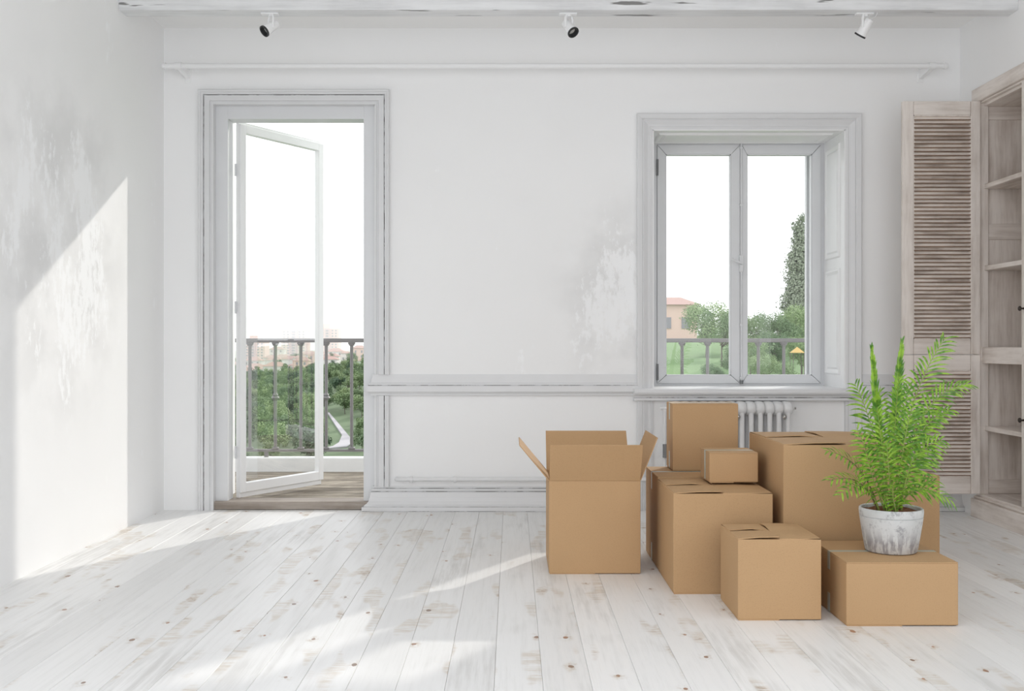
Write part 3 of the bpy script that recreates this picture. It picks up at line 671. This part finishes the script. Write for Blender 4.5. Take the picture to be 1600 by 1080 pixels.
# ------------------------------------------------------------------ cardboard boxes
TH = 0.005
def carton(x0, x1, y0, y1, z0, z1, label, top='pin', lift=0.004):
    t = thing('cardboard_box', ((x0+x1)/2, (y0+y1)/2, z0), label, 'box', 'cardboard moving boxes')
    zb = z0+lift
    zt = z1-0.006
    if top == 'open':
        mb = MB().box(x0, x1, y0, y0+TH, zb, zt, .0015).box(x0, x1, y1-TH, y1, zb, zt, .0015).box(x0, x0+TH, y0+TH, y1-TH, zb, zt, .001).box(x1-TH, x1, y0+TH, y1-TH, zb, zt, .001).box(x0+TH, x1-TH, y0+TH, y1-TH, zb, zb+TH)
    else:
        mb = MB().box(x0, x1, y0, y0+TH, zb, zt, .002).box(x0, x1, y1-TH, y1, zb, zt, .002).box(x0, x0+TH, y0+.001, y1-.001, zb, zt, .002).box(x1-TH, x1, y0+.001, y1-.001, zb, zt, .002)
    mb.obj('body', 'card', t)
    # bottom flaps: the overlapping pair leaves a thin gap on one half
    xm = (x0+x1)/2
    MB().box(x0+.003, xm, y0+.002, y1-.002, z0, zb+.0005).obj('bottom_flap', 'card', t)
    MB().box(xm+.004, x1-.003, y0+.012, y1-.012, z0, zb+.0005).obj('bottom_flap', 'card', t)
    xm, ym = (x0+x1)/2, (y0+y1)/2
    def flap(grid, th=.0035):
        # grid: rows of points; slab
        n, m = len(grid), len(grid[0]); vs = [p for r in grid for p in r]
        vs2 = [(p[0], p[1], p[2]-th) for p in vs]; N = len(vs); fs = []
        for i in range(n-1):
            for j in range(m-1):
                a, b, c, d = i*m+j, i*m+j+1, (i+1)*m+j+1, (i+1)*m+j
                fs += [(a, b, c, d), (N+d, N+c, N+b, N+a)]
        per = [(0, j) for j in range(m)]+[(i, m-1) for i in range(1, n)]+[(n-1, j) for j in range(m-2, -1, -1)]+[(i, 0) for i in range(n-2, 0, -1)]
        idx = [i*m+j for i, j in per]
        for q in range(len(idx)):
            a, b = idx[q], idx[(q+1) % len(idx)]; fs.append((a, N+a, N+b, b))
        return MB().add(vs+vs2, fs).obj('top_flap', 'card', t)
    if top == 'pin':
        # four flaps folded over one another like a pinwheel
        h = z1-.0028; up, lo = .0085, -.004
        e = .002
        def lerp(a, b, f): return a+(b-a)*f
        L = [0, .28, .492, .508, 1.0]
        zz = [0.0, up*.8, up, lo, lo]           # over at the first end, tucked under at the last
        # left flap: over the front one (front end high), under the back one
        flap([[(x0+e, lerp(y0+e, y1-e, f), h), (lerp(x0, xm, .5), lerp(y0+e, y1-e, f), h+z_*.85), (xm-e, lerp(y0+e, y1-e, f), h+z_)] for f, z_ in zip(L, [up*.9, up*.8, up*.4, lo, lo])])
        # back flap: over left, under right
        flap([[(lerp(x0+e, x1-e, f), y1-e, h), (lerp(x0+e, x1-e, f), lerp(y1, ym, .5), h+z_*.85), (lerp(x0+e, x1-e, f), ym+e, h+z_)] for f, z_ in zip(L, [.004, up*1.2, up*.3, lo, lo])])
        # right flap: over back, under front
        flap([[(x1-e, lerp(y1-e, y0+e, f), h), (lerp(x1, xm, .5), lerp(y1-e, y0+e, f), h+z_*.85), (xm+e, lerp(y1-e, y0+e, f), h+z_)] for f, z_ in zip(L, [.004, up*1.1, up*.3, lo, lo])])
        # front flap: over right, under left
        flap([[(lerp(x1-e, x0+e, f), y0+e, h+min(z_, 0)), (lerp(x1-e, x0+e, f), lerp(y0, ym, .5), h+z_*.85), (lerp(x1-e, x0+e, f), ym-e, h+z_)] for f, z_ in zip(L, [.001, up*.6, up*.3, lo, lo])])
    elif top == 'tape':
        h = z1-.002; tw = .014
        flap([[(x0+.001, y0+.001, h), (x1-.001, y0+.001, h)], [(x0+.001, ym-.001, h), (x1-.001, ym-.001, h)]])
        flap([[(x0+.001, ym+.001, h), (x1-.001, ym+.001, h)], [(x0+.001, y1-.001, h), (x1-.001, y1-.001, h)]])
        H = z1-z0
        drop = min(.085, H*0.30)
        if H < .16: drop = H-.004
        mb = MB().box(x0-.0008, x1+.0008, ym-tw, ym+tw, h, h+.0008).box(x0-.0010, x0, ym-tw, ym+tw, z1-drop, h+.0008).box(x1, x1+.0010, ym-tw, ym+tw, z1-drop, h+.0008)
        mb.obj('tape', 'tape', t)
        if H >= .16:
            MB().box(x0-.0010, x0, ym-tw, ym+tw, z0+.003, z0+.003+drop).obj('tape', 'tape', t)
    return t
bA = carton(.170, .590, 4.70, 5.12, 0, .436, 'open cardboard box with all four flaps raised left of the stack', 'open')
def oflap(a, b, c, d):
    """thin flap from hinge edge a-b to free edge d-c"""
    a, b, c, d = map(Vector, (a, b, c, d)); n = (b-a).cross(d-a).normalized()*.004
    vs = [a, b, c, d, a+n, b+n, c+n, d+n]
    MB().add(vs, [(0, 1, 2, 3), (7, 6, 5, 4), (0, 4, 5, 1), (1, 5, 6, 2), (2, 6, 7, 3), (3, 7, 4, 0)]).obj('raised_flap', 'card', bA)
zt = .431
oflap((.172, 4.701, zt), (.588, 4.701, zt), (.590, 4.612, .602), (.172, 4.618, .602))
oflap((.588, 5.119, zt), (.172, 5.119, zt), (.1745, 5.30, .609), (.590, 5.30, .609))
oflap((.171, 5.118, zt), (.171, 4.702, zt), (.036, 4.702, .593), (.036, 5.118, .593))
oflap((.589, 4.702, zt), (.589, 5.118, zt), (.667, 5.118, .627), (.667, 4.702, .627))
bB = carton(.6825, 1.100, 4.792, 5.217, 0, .435, 'taped cardboard box in the rear left of the stack under the tall narrow box', 'tape')
bC = carton(.681, 1.101, 4.322, 4.780, 0, .430, 'cardboard box with folded top beneath the smallest box', 'pin')
bD = carton(.787, 1.109, 5.020, 5.215, .4350, .766, 'tall narrow taped cardboard box highest in the stack before the radiator', 'tape')
bE = carton(.878, 1.0934, 4.55, 4.768, .4392, .576, 'smallest cardboard box with tape resting on a folded box', 'tape')
bF = carton(1.140, 1.666, 4.30, 4.92, 0, .638, 'largest cardboard box with folded top behind the plant', 'pin')
bG = carton(.862, 1.1805, 3.907, 4.232, 0, .3155, 'small cube cardboard box with folded top at the front of the stack', 'pin')
bH = carton(1.648, 2.068, 4.95, 5.37, 0, .423, 'cardboard box half hidden at the far right behind the plant', 'tape')
bI = carton(1.250, 1.668, 3.827, 4.252, 0, .241, 'low wide taped cardboard box carrying the potted palm', 'tape')

# ------------------------------------------------------------------ potted palm
PX, PY, PZ = 1.496, 4.042, 0.241
pl = thing('potted_palm', (PX, PY, PZ), 'small green palm in a whitewashed round pot on a cardboard box', 'plant')
n = 40
MB().lathe([(0, .0), (.094, .0), (.0985, .004), (.108, .06), (.1165, .115), (.1195, .137), (.1165, .1385), (.1165, .1395), (.1200, .141), (.1215, .158), (.1205, .168), (.117, .171), (.111, .168), (.110, .15), (.109, .135)], (PX, PY, PZ), 48).obj('pot', 'pot', pl, sm=50)
mb = MB(); vs = []; fs = []
for i in range(9):
    for kk in range(24):
        r = .1105*i/8
        vs.append((PX+r*math.cos(kk*math.pi/12), PY+r*math.sin(kk*math.pi/12), PZ+.157+.010*(1-i/8)+random.uniform(-.004, .004)))
for i in range(8):
    for kk in range(24): fs.append((i*24+kk, i*24+(kk+1) % 24, (i+1)*24+(kk+1) % 24, (i+1)*24+kk))
MB().add(vs, fs).obj('soil', 'soil', pl)
def pp(px, py, dy):   # measured outline (pixels at the plant's own distance) -> metres in the plant's frame
    d = (PY+dy)/1600.0
    return Vector(((px-800)*d-PX, dy, CAMZ+(540-py)*d-PZ))
def frond(bx, by, cx, cy, cdy, tx, ty, tdy, ln, facing, t0=0.18, stem='stem', fold=1.0):
    ln = ln/396.0*1.28
    P0 = Vector(((bx-1392)/396.0*0.8, by, .145)); P1 = pp(cx, cy, cdy); P2 = pp(tx, ty, tdy)
    # pass through the mid point: control = 2*mid - (ends)/2
    Cn = P1*2-(P0+P2)*0.5 if True else P1
    Cn = P1+(Cn-P1)*0.55
    B = lambda t: P0*(1-t)**2+Cn*2*t*(1-t)+P2*t*t
    D = lambda t: ((Cn-P0)*2*(1-t)+(P2-Cn)*2*t)
    F = Vector(facing).normalized()
    mb = MB(); mb.cur = 1
    N = 12
    mb.tube([B(i/N) for i in range(N+1)], [.0032*(1-i/N)+.0007 for i in range(N+1)], 5)
    mb.cur = 0
    length = sum((B((i+1)/20)-B(i/20)).length for i in range(20))
    cnt = max(10, int(length*(1-t0)/.0215))
    for side in (-1, 1):
        for i in range(cnt):
            f = (i+0.5*(side > 0))/cnt
            t = t0+(1-t0)*f
            T = D(t).normalized()
            S = T.cross(F).normalized()*side
            Fn = S.cross(T).normalized()
            if Fn.dot(F) < 0: Fn = -Fn
            prof = (0.45+0.55*min(1, f/.25)) * (1-.62*max(0, (f-.35)/.65)**1.4)
            L = ln*prof*random.uniform(.86, 1.1)
            a = R(72-38*f+random.uniform(-5, 5))*fold
            d = S*math.sin(a)+T*math.cos(a)+Fn*random.uniform(.05, .22)+Vector((0, 0, .16*fold))
            d.normalize()
            wv = d.cross(Fn).normalized()
            wd = .0046*random.uniform(.85, 1.15)*(0.6+0.4*prof)
            droop = random.uniform(.30, .50)*fold
            p = B(t); vs = []; fs = []
            for q, (u, wf) in enumerate(((0, .35), (.22, .95), (.5, 1.0), (.78, .72), (1.0, .06))):
                c = p+d*(L*u)+Vector((0, 0, -1))*(L*droop*u*u)
                vs += [c-wv*wd*wf+Fn*wd*wf*.35, c, c+wv*wd*wf+Fn*wd*wf*.35]
            for q in range(4):
                fs += [(q*3, q*3+1, q*3+4, q*3+3), (q*3+1, q*3+2, q*3+5, q*3+4)]
            mb.add(vs, fs)
    me = mb.mesh('frond')
    for p in me.polygons: p.use_smooth = True
    link('frond', me, ['leaf', stem], pl)
CAMF = (0.05, -1, .12); UP = (0, -.55, .83); SIDE = (1, -.18, 0)
frond(1404, 0, 1418, 640, .00, 1478, 527, -.02, 44, CAMF, .25)
frond(1380, 0, 1372, 665, -.03, 1361, 542, -.06, 26, CAMF, .35, fold=.22)
frond(1394, .02, 1397, 650, .04, 1409, 533, .07, 28, CAMF, .35, fold=.26)
frond(1406, 0, 1436, 640, -.04, 1514, 601, -.10, 34, (-.3, -.6, .75), .3)
frond(1388, .01, 1368, 680, .04, 1335, 598, .07, 36, CAMF, .25)
frond(1366, -.02, 1346, 728, -.05, 1288, 704, -.11, 28, UP, .3, 'stemd')
frond(1364, -.02, 1346, 748, -.06, 1293, 752, -.12, 26, UP, .3, 'stemd')
frond(1366, -.03, 1352, 752, -.08, 1309, 776, -.16, 22, UP, .3)
frond(1402, -.02, 1430, 757, -.05, 1489, 784, -.10, 28, UP, .3)
frond(1406, .01, 1426, 758, .03, 1464, 752, .05, 24, UP, .35)
frond(1400, 0, 1428, 680, -.05, 1486, 641, -.10, 32, (-.2, -.7, .7), .3)
frond(1400, -.02, 1424, 715, -.07, 1474, 688, -.14, 32, (-.1, -.8, .6), .3)
frond(1398, -.03, 1418, 735, -.07, 1463, 704, -.11, 28, (-.1, -.8, .6), .3)
frond(1392, 0, 1397, 690, -.07, 1404, 592, -.09, 40, CAMF, .3)
frond(1388, -.02, 1380, 710, -.10, 1370, 636, -.13, 38, CAMF, .28)
frond(1398, -.02, 1409, 705, -.10, 1428, 628, -.13, 40, CAMF, .28)
frond(1382, -.02, 1366, 735, -.09, 1338, 668, -.12, 34, CAMF, .26)
frond(1404, -.02, 1420, 740, -.08, 1452, 682, -.10, 34, CAMF, .26)
frond(1391, -.04, 1389, 745, -.11, 1386, 690, -.15, 34, CAMF, .24)
frond(1378, -.03, 1366, 755, -.09, 1352, 705, -.13, 30, CAMF, .24)
frond(1406, -.03, 1414, 750, -.10, 1430, 708, -.14, 32, CAMF, .24)
frond(1390, .03, 1380, 700, .08, 1374, 610, .11, 38, CAMF, .3)
frond(1398, .02, 1408, 690, .06, 1420, 600, .08, 38, CAMF, .3)
frond(1396, -.05, 1404, 778, -.08, 1420, 764, -.12, 20, UP, .15)
frond(1386, -.05, 1380, 778, -.08, 1366, 766, -.12, 20, UP, .15)
frond(1393, -.06, 1394, 775, -.10, 1396, 752, -.15, 24, CAMF, .1)

# ------------------------------------------------------------------ balcony
DKZ = 0.028
dk = MB().box(-3.1, 3.1, YO-0.40, 8.45, -0.35, DKZ-0.024).obj('balcony_floor', 'thresh'); tag(dk, 'balcony slab under the weathered decking', 'balcony', kind='structure')
# the slab only shows between boards; grooved boards on top
bw = 0.128; y = 6.712
prof = []
g = 6
for i in range(g):
    a = i*bw*.97/g; prof += [(a, 0.0), (a+bw*.97/g*.62, 0.0), (a+bw*.97/g*.70, -.004), (a+bw*.97/g*.92, -.004)]
prof += [(bw*.97, 0.0), (bw*.97, -.022), (0, -.022)]
vs = [(-3.1, u, v) for u, v in prof]+[(3.1, u, v) for u, v in prof]; m_ = len(prof)
fs = [(i, (i+1) % m_, m_+(i+1) % m_, m_+i) for i in range(m_)]+[tuple(range(m_)), tuple(range(2*m_-1, m_-1, -1))]
dm = MB().add(vs, fs).mesh('deck_board'); dm.materials.append(MT['deck'])
while y < 8.27:
    link('deck_board', dm, None, dk, (0, y, DKZ)); y += bw
kb = MB().box(-3.1, 3.1, 8.285, 8.40, -0.1, 0.142, .006).obj('balcony_kerb', 'kerb', org=(0, 8.34, 0)); tag(kb, 'white kerb board along the balcony edge below the railing', 'kerb', kind='structure')
rg = thing('balcony_railing', (0, 8.34, 0.142), 'dark grey iron balcony railing seen through door and window', 'railing')
RYr = 8.34
MB().box(-3.1, 3.1, RYr-.022, RYr+.022, 1.075, 1.108, .004).obj('top_rail', 'iron', rg)
MB().box(-3.1, 3.1, RYr-.016, RYr+.016, 0.186, 0.206, .003).obj('bottom_rail', 'iron', rg)
for s in (-1, 1):
    MB().box(s*3.08-.022, s*3.08+.022, 7.12, RYr, 1.075, 1.108, .004).obj('end_rail', 'iron', rg)
    MB().box(s*3.08-.016, s*3.08+.016, 7.12, RYr, 0.186, 0.206, .003).obj('end_rail', 'iron', rg)
def bal(collar):
    m = MB().tube([(0, 0, .204), (0, 0, 1.078)], .0135, 8)
    m.box(-.026, .026, -.020, .020, 1.060, 1.076, .003).box(-.020, .020, -.018, .018, 1.048, 1.061, .003).box(-.026, .026, -.02, .02, .205, .222, .004)
    if collar: m.lathe([(.013, .60), (.026, .615), (.034, .624), (.030, .632), (.019, .640), (.024, .646), (.013, .665)], (0, 0, 0), 14)
    me = m.mesh('baluster', sm=45); me.materials.append(MT['iron']); return me
b0, b1 = bal(False), bal(True)
sp = 0.2070
x = -1.513-sp*7; i = 0
while x < 3.05:
    link('baluster', b0 if i % 2 == 0 else b1, None, rg, (x, 0, -0.142)); x += sp; i += 1
for s in (-1, 1):
    for j in range(5):
        link('baluster', b1 if j % 2 else b0, None, rg, (s*3.08, -0.2-j*.2, -0.142))
for s in (-1, 1):
    MB().box(s*3.08-.03, s*3.08+.03, RYr-.03, RYr+.03, 0.142, 1.12, .004).obj('post', 'iron', rg)
    for xx in (-1.0, 1.0):
        pass
for xx in (-2.0, 0.0, 2.6):
    MB().box(xx-.015, xx+.015, RYr-.015, RYr+.015, 0.13, 0.19, .002).obj('foot', 'iron', rg)

# ------------------------------------------------------------------ landscape beyond the balcony
def interp(tab, t):
    if t <= tab[0][0]: return tab[0][1]
    for (a, va), (b, vb) in zip(tab, tab[1:]):
        if t <= b:
            f = (t-a)/(b-a); f = f*f*(3-2*f); return va+(vb-va)*f
    return tab[-1][1]
def sst(a, b, x):
    t = max(0, min(1, (x-a)/(b-a))); return t*t*(3-2*t)
def height(X, Y):
    l = interp([(0, -26), (150, -23), (200, -21), (300, -20), (450, -17.5), (700, -14), (900, -17), (1300, -6)], Y)
    l += 6.5*sst(-0.26*Y, -0.13*Y, X)*sst(230, 380, Y)*(1-sst(720, 860, Y))
    r = interp([(0, -14), (40, -8), (60, -4.5), (90, -1.75), (110, -.3), (130, 1.5), (150, 2.6), (300, 3.2), (1300, -4)], Y)
    return l+(r-l)*sst(-8, 12, X)
xs = sorted(set([round(math.sinh(u/14.0)*14, 2) for u in range(-66, 60)]))
ys = [12]
while ys[-1] < 1500: ys.append(ys[-1]*1.045+1.2)
mb = MB(); vs = [(X, Y, height(X, Y)) for Y in ys for X in xs]; nx = len(xs)
fl_, fr_ = [], []
for j in range(len(ys)-1):
    for i in range(nx-1):
        q = (j*nx+i, j*nx+i+1, (j+1)*nx+i+1, (j+1)*nx+i)
        (fr_ if xs[i] > 0 and ys[j] < 400 else fl_).append(q)
mb.add(vs, fl_); mb.cur = 1; mb.add([], [])
n0 = 0
for q in fr_: mb.f.append(list(q)); mb.mi.append(1)
gd = mb.obj('ground', ['forest_floor', 'lawn']); smooth(gd.data, 80); tag(gd, 'green hillside and valley floor beyond the balcony', 'ground', kind='structure')

def crown_blobs(kind):
    rr = random.Random(kind)
    if kind == 'poplar':
        return [((rr.uniform(-.03, .03), rr.uniform(-.03, .03), .08+.88*i/27), .118*(1.0-1.15*max(0, i/27-.30)**1.35)*(0.75+.25*min(1, i/5))*rr.uniform(.9, 1.1)) for i in range(28)]
    if kind == 'round':
        return [((rr.uniform(-.27, .27), rr.uniform(-.27, .27), rr.uniform(.36, .80)), rr.uniform(.13, .23)) for i in range(11)]
    if kind == 'wide':
        return [((rr.uniform(-.46, .46), rr.uniform(-.40, .40), rr.uniform(.40, .82)), rr.uniform(.11, .19)) for i in range(16)]
    return [((rr.uniform(-.16, .16), rr.uniform(-.16, .16), .2+.68*i/9), .27*(1-.55*i/9)) for i in range(10)]
def tree_mesh(name, kind, leaves, size, fol):
    rr = random.Random(name); blobs = crown_blobs(kind); mb = MB()
    mb.tube([(0, 0, 0), (.01, 0, .25), (0, .01, .6)], [.022, .016, .006], 6)
    for (c, r) in blobs[::2]:
        mb.tube([(0, 0, .22+.2*c[2]), (c[0]*.5, c[1]*.5, .3+.5*(c[2]-.3)), c], [.011, .007, .003], 4)
    mb.cur = 1
    tot = sum(r*r for _, r in blobs)
    for (c, r) in blobs:
        c = Vector(c)
        for _ in range(int(leaves*r*r/tot)):
            d = Vector((rr.gauss(0, 1), rr.gauss(0, 1), rr.gauss(0, 1))).normalized()
            p = c+d*r*(rr.uniform(.55, 1.08) if rr.random() < .93 else rr.uniform(1.05, 1.35))
            a = Vector((rr.gauss(0, 1), rr.gauss(0, 1), rr.gauss(0, 1)))
            a = (a-d*a.dot(d)*.7).normalized(); b = a.cross(d+Vector((rr.gauss(0, .5), rr.gauss(0, .5), rr.gauss(0, .5)))).normalized()
            s = size*rr.uniform(.6, 1.25)
            mb.add([p-a*s, p+b*s*.55, p+a*s, p-b*s*.55], [(0, 1, 2, 3)])
    me = bpy.data.meshes.new(name); me.from_pydata(mb.v, [], mb.f); me.polygons.foreach_set('material_index', mb.mi)
    me.materials.append(MT['bark']); me.materials.append(MT[fol]); me.update(); return me
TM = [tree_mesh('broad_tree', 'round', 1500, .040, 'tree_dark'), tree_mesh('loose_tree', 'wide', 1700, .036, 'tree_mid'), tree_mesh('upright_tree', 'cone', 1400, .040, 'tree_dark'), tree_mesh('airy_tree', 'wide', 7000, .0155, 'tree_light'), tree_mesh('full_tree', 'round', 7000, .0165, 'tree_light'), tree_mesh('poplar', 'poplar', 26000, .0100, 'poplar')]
def plant_tree(name, me, X, Y, h, wd, label, group=None, rz=None):
    o = link(name, me, None); o.location = (X, Y, height(X, Y)-.1); o.scale = (h*wd, h*wd, h); o.rotation_euler = (0, 0, random.uniform(0, 6.28) if rz is None else rz)
    return tag(o, label, 'tree', group)
FL = ['round dark green tree on the wooded slope seen through the balcony door', 'spreading lighter green tree on the wooded slope seen through the balcony door', 'pointed dark green tree on the wooded slope seen through the balcony door']
FG = ['round trees on the wooded slope', 'spreading trees on the wooded slope', 'pointed trees on the wooded slope']
random.seed(21); placed = []
tries = 0
while len(placed) < 270 and tries < 20000:
    tries += 1
    Y = 185+(random.random()**1.25)*318; u = random.uniform(-.285, -.125); X = u*Y
    if -.190 < u < -.148 and Y < 285: continue
    if any((X-a)**2+((Y-b)*.72)**2 < (4.9+Y*.0042)**2 for a, b in placed): continue
    if Y > 380 and u < -.215 and random.random() < .75: continue
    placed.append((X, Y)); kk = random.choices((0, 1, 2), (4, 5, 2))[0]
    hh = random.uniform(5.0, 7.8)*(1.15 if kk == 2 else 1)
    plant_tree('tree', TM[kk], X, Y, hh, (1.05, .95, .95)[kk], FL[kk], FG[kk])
# pale gravel path in the clearing
pts = [(-.1795, 292), (-.172, 268), (-.163, 243), (-.1615, 228), (-.168, 220), (-.182, 216)]
vs = []; fs = []
pth = [Vector((u*Y, Y)) for u, Y in pts]
wds = [0.5, 1.0, 1.4, 3.4, 3.2, 1.0]
for i, p in enumerate(pth):
    t = (pth[min(i+1, 5)]-pth[max(i-1, 0)]).normalized(); nn = Vector((t.y, -t.x))
    for s in (-1, 1):
        q = p+nn*s*wds[i]*.5; vs += [(q.x, q.y, height(q.x, q.y)+.35), (q.x, q.y, height(q.x, q.y)-.3)]
for i in range(5): fs += [(i*4, i*4+2, i*4+6, i*4+4), (i*4, i*4+4, i*4+5, i*4+1), (i*4+2, i*4+3, i*4+7, i*4+6)]
fs += [(0, 1, 3, 2), (20, 22, 23, 21)]
o = MB().add(vs, fs).obj('gravel_path', 'path'); tag(o, 'pale winding path in the clearing below the balcony', 'path', kind='structure')

# city
wm = MB().box(-.5, .5, -.12, .12, 0, 1).mesh('far_window'); wm.materials.append(MT['farwin'])
def tower(u, Y, wd, top, floors, cols, pent, label, mat='tower'):
    X = u*Y; zb = height(X, Y)-3; H = top-zb
    t = thing('apartment_tower', (X, Y, zb), label, 'building', 'apartment towers')
    dp = wd*.8
    MB().box(X-wd/2, X+wd/2, Y-dp/2, Y+dp/2, zb, top).obj('wall', mat, t)
    MB().box(X-wd*.13, X+wd*.13, Y-dp/2-1.2, Y-dp/2+.1, zb, top+.6).obj('stair_bay', 'tower_dark', t)
    MB().box(X+pent-wd*.17, X+pent+wd*.17, Y-dp/4, Y+dp/4, top, top+4.8).obj('roof_house', mat, t)
    MB().box(X-wd/2-.2, X+wd/2+.2, Y-dp/2-.2, Y+dp/2+.2, top-.1, top+.5).obj('parapet', mat, t)
    fh = (top-zb-4)/floors
    for i in range(floors):
        for j in range(cols):
            f = (j+.5)/cols
            if abs(f-.5) < .12: continue
            o = link('window', wm, None, t, ((f-.5)*wd*.92, -dp/2, 4+i*fh+fh*.25)); o.scale = (wd/cols*.42, 1, fh*.5)
        o = link('window', wm, None, t, (0, -dp/2-1.2, 4+i*fh+fh*.2)); o.scale = (wd*.12, 1, fh*.55)
tower(-.1788, 900, 19.4, 15.2, 13, 6, -1.6, 'pale pink apartment tower rising right of the open door leaf')
tower(-.2110, 900, 22.0, 14.0, 13, 6, -1.0, 'pale pink apartment tower with roof house seen through the door glass')
tower(-.2510, 720, 17.0, 3.2, 8, 6, 0.0, 'rose apartment block at the far left of the door glass', 'tower')
def house(u, Y, wd, hgt, label, wall='house_w', hip=True, group='small houses of the far town', dz=0, dp=None, base=None):
    X = u*Y; zb = (height(X, Y) if base is None else base)-1.5+dz; dp = dp or wd*.8
    t = thing('house', (X, Y, zb), label, 'house', group)
    H = hgt+1.5
    MB().box(X-wd/2, X+wd/2, Y-dp/2, Y+dp/2, zb, zb+H).obj('wall', wall, t)
    a = .5; rh = wd*.20
    vs = [(X-wd/2-a, Y-dp/2-a, zb+H), (X+wd/2+a, Y-dp/2-a, zb+H), (X+wd/2+a, Y+dp/2+a, zb+H), (X-wd/2-a, Y+dp/2+a, zb+H), (X-wd*.2, Y, zb+H+rh), (X+wd*.2, Y, zb+H+rh)]
    MB().add(vs, [(0, 3, 2, 1), (0, 1, 5, 4), (1, 2, 5), (2, 3, 4, 5), (3, 0, 4)]).obj('roof', 'roof', t)
    nf = max(1, int(hgt/3)); nc = max(2, int(wd/3.2))
    for i in range(nf):
        for j in range(nc):
            o = link('window', wm, None, t, (((j+.5)/nc-.5)*wd*.9, -dp/2, 1.5+i*3+.9)); o.scale = (1.1, 1, 1.5)
    return t
house(-.149, 640, 8.5, 6.8, 'pink house with clay roof at the right edge of the door view', 'house_p', dz=1)
house(-.162, 650, 6.2, 5.0, 'narrow pale house beside the pink tower', 'house_w')
house(-.229, 760, 11, 12, 'tall pale house between the two left towers', 'house_w')
random.seed(5); hs = []
while len(hs) < 42:
    Y = random.uniform(540, 840); u = random.uniform(-.272, -.172)
    if any(abs(u*Y-a*b) < 13.5 and abs(Y-b) < 13 for a, b in hs): continue
    if abs(u+.251)*Y < 18 and abs(Y-720) < 22: continue
    if abs(u+.229)*Y < 14 and abs(Y-760) < 20: continue
    hs.append((u, Y)); house(u, Y, random.uniform(7, 12), random.choice((3.2, 5.5, 6.2)), 'small pale house in the far town below the towers', random.choice(('house_w', 'house_w', 'house_p')))
nt_ = 0; tt = []
while nt_ < 34:
    Y = random.uniform(545, 860); u = random.uniform(-.275, -.155)
    if any(abs(u-a)*Y < 11 and abs(Y-b) < 11 for a, b in hs+tt+[(-.149, 640), (-.162, 650), (-.229, 760)]) or (abs(u+.251)*Y < 16 and abs(Y-720) < 16): continue
    nt_ += 1; tt.append((u, Y))
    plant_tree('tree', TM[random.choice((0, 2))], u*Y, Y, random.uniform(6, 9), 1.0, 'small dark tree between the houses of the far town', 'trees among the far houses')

# right-hand hillside seen through the window
ph = house(.157, 141, 5.6, 4.1, 'pale pink house behind the trees seen through the window', 'house_p', group=None, dp=6, base=2.45)
WT = [(4, .1900, 112, 6.8, 1.02, 'largest leafy tree in the left window sash hiding the pink house', .4),
      (3, .2050, 100, 6.4, .72, 'thin-stemmed leafy tree beside the middle of the window', 2.0),
      (4, .2165, 119, 5.0, .95, 'round tree behind the meeting stiles of the window', 1.3),
      (4, .2385, 110, 5.2, .95, 'round spreading tree in the middle of the right window sash', 1.0),
      (3, .2600, 103, 5.7, .88, 'loose green tree between the round tree and the poplar', 3.1),
      (4, .2770, 109, 6.3, .82, 'shaggy green tree at the foot of the poplar', 4.4),
      (3, .2240, 84, 3.4, .95, 'low bush in the left part of the right window sash', 5.2),
      (4, .2450, 80, 3.2, 1.0, 'low bush under the round spreading tree', .2),
      (3, .2620, 77, 3.0, 1.05, 'low bush nearest the yellow canopy', 2.4),
      (3, .1990, 80, 2.4, 1.0, 'small bush under the thin-stemmed tree', 3.9),
      (4, .2330, 91, 4.0, 1.0, 'rounded shrub in the lower left of the right window sash', 1.9),
      (4, .2560, 96, 4.2, 1.0, 'rounded shrub in the lower middle of the right window sash', 2.9),
      (4, .2830, 92, 4.0, 1.0, 'rounded shrub in the lower right corner of the window', .9)]
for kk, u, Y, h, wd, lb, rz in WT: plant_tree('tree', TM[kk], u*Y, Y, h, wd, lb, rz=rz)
plant_tree('poplar', TM[5], .2830*116, 116, 16.2, .95, 'tall grey-green poplar at the right edge of the window', rz=.7)
X, Y = .2785*85, 85; zz = height(X, Y)
tn = thing('garden_canopy', (X, Y, zz), 'small yellow canvas canopy among the trees in the window', 'canopy')
MB().add([(X-.5, Y-.5, zz+2.4), (X+.5, Y-.5, zz+2.4), (X+.5, Y+.5, zz+2.4), (X-.5, Y+.5, zz+2.4), (X, Y, zz+2.9)], [(0, 1, 4), (1, 2, 4), (2, 3, 4), (3, 0, 4), (0, 3, 2, 1)]).obj('canvas_top', 'tent', tn)
for a in (-.45, .45):
    for b in (-.45, .45): MB().tube([(X+a, Y+b, zz-.1), (X+a, Y+b, zz+2.42)], .03, 6).obj('pole', 'bark', tn)

# ------------------------------------------------------------------ haze over the valley
m = bpy.data.materials.new('valley_haze'); m.use_nodes = True; nt = m.node_tree; nt.nodes.clear()
out = nt.nodes.new('ShaderNodeOutputMaterial'); vsn = nd(nt, 'ShaderNodeVolumeScatter', {'Color': (0.97, 0.98, 1.0), 'Density': 0.0016, 'Anisotropy': 0.45})
nt.links.new(vsn.outputs[0], out.inputs['Volume']); MT['haze'] = m
hz = MB().box(-650, 150, 512, 1480, -60, 60).obj('haze', 'haze'); tag(hz, 'pale summer haze over the far town and its towers', 'haze', kind='stuff')
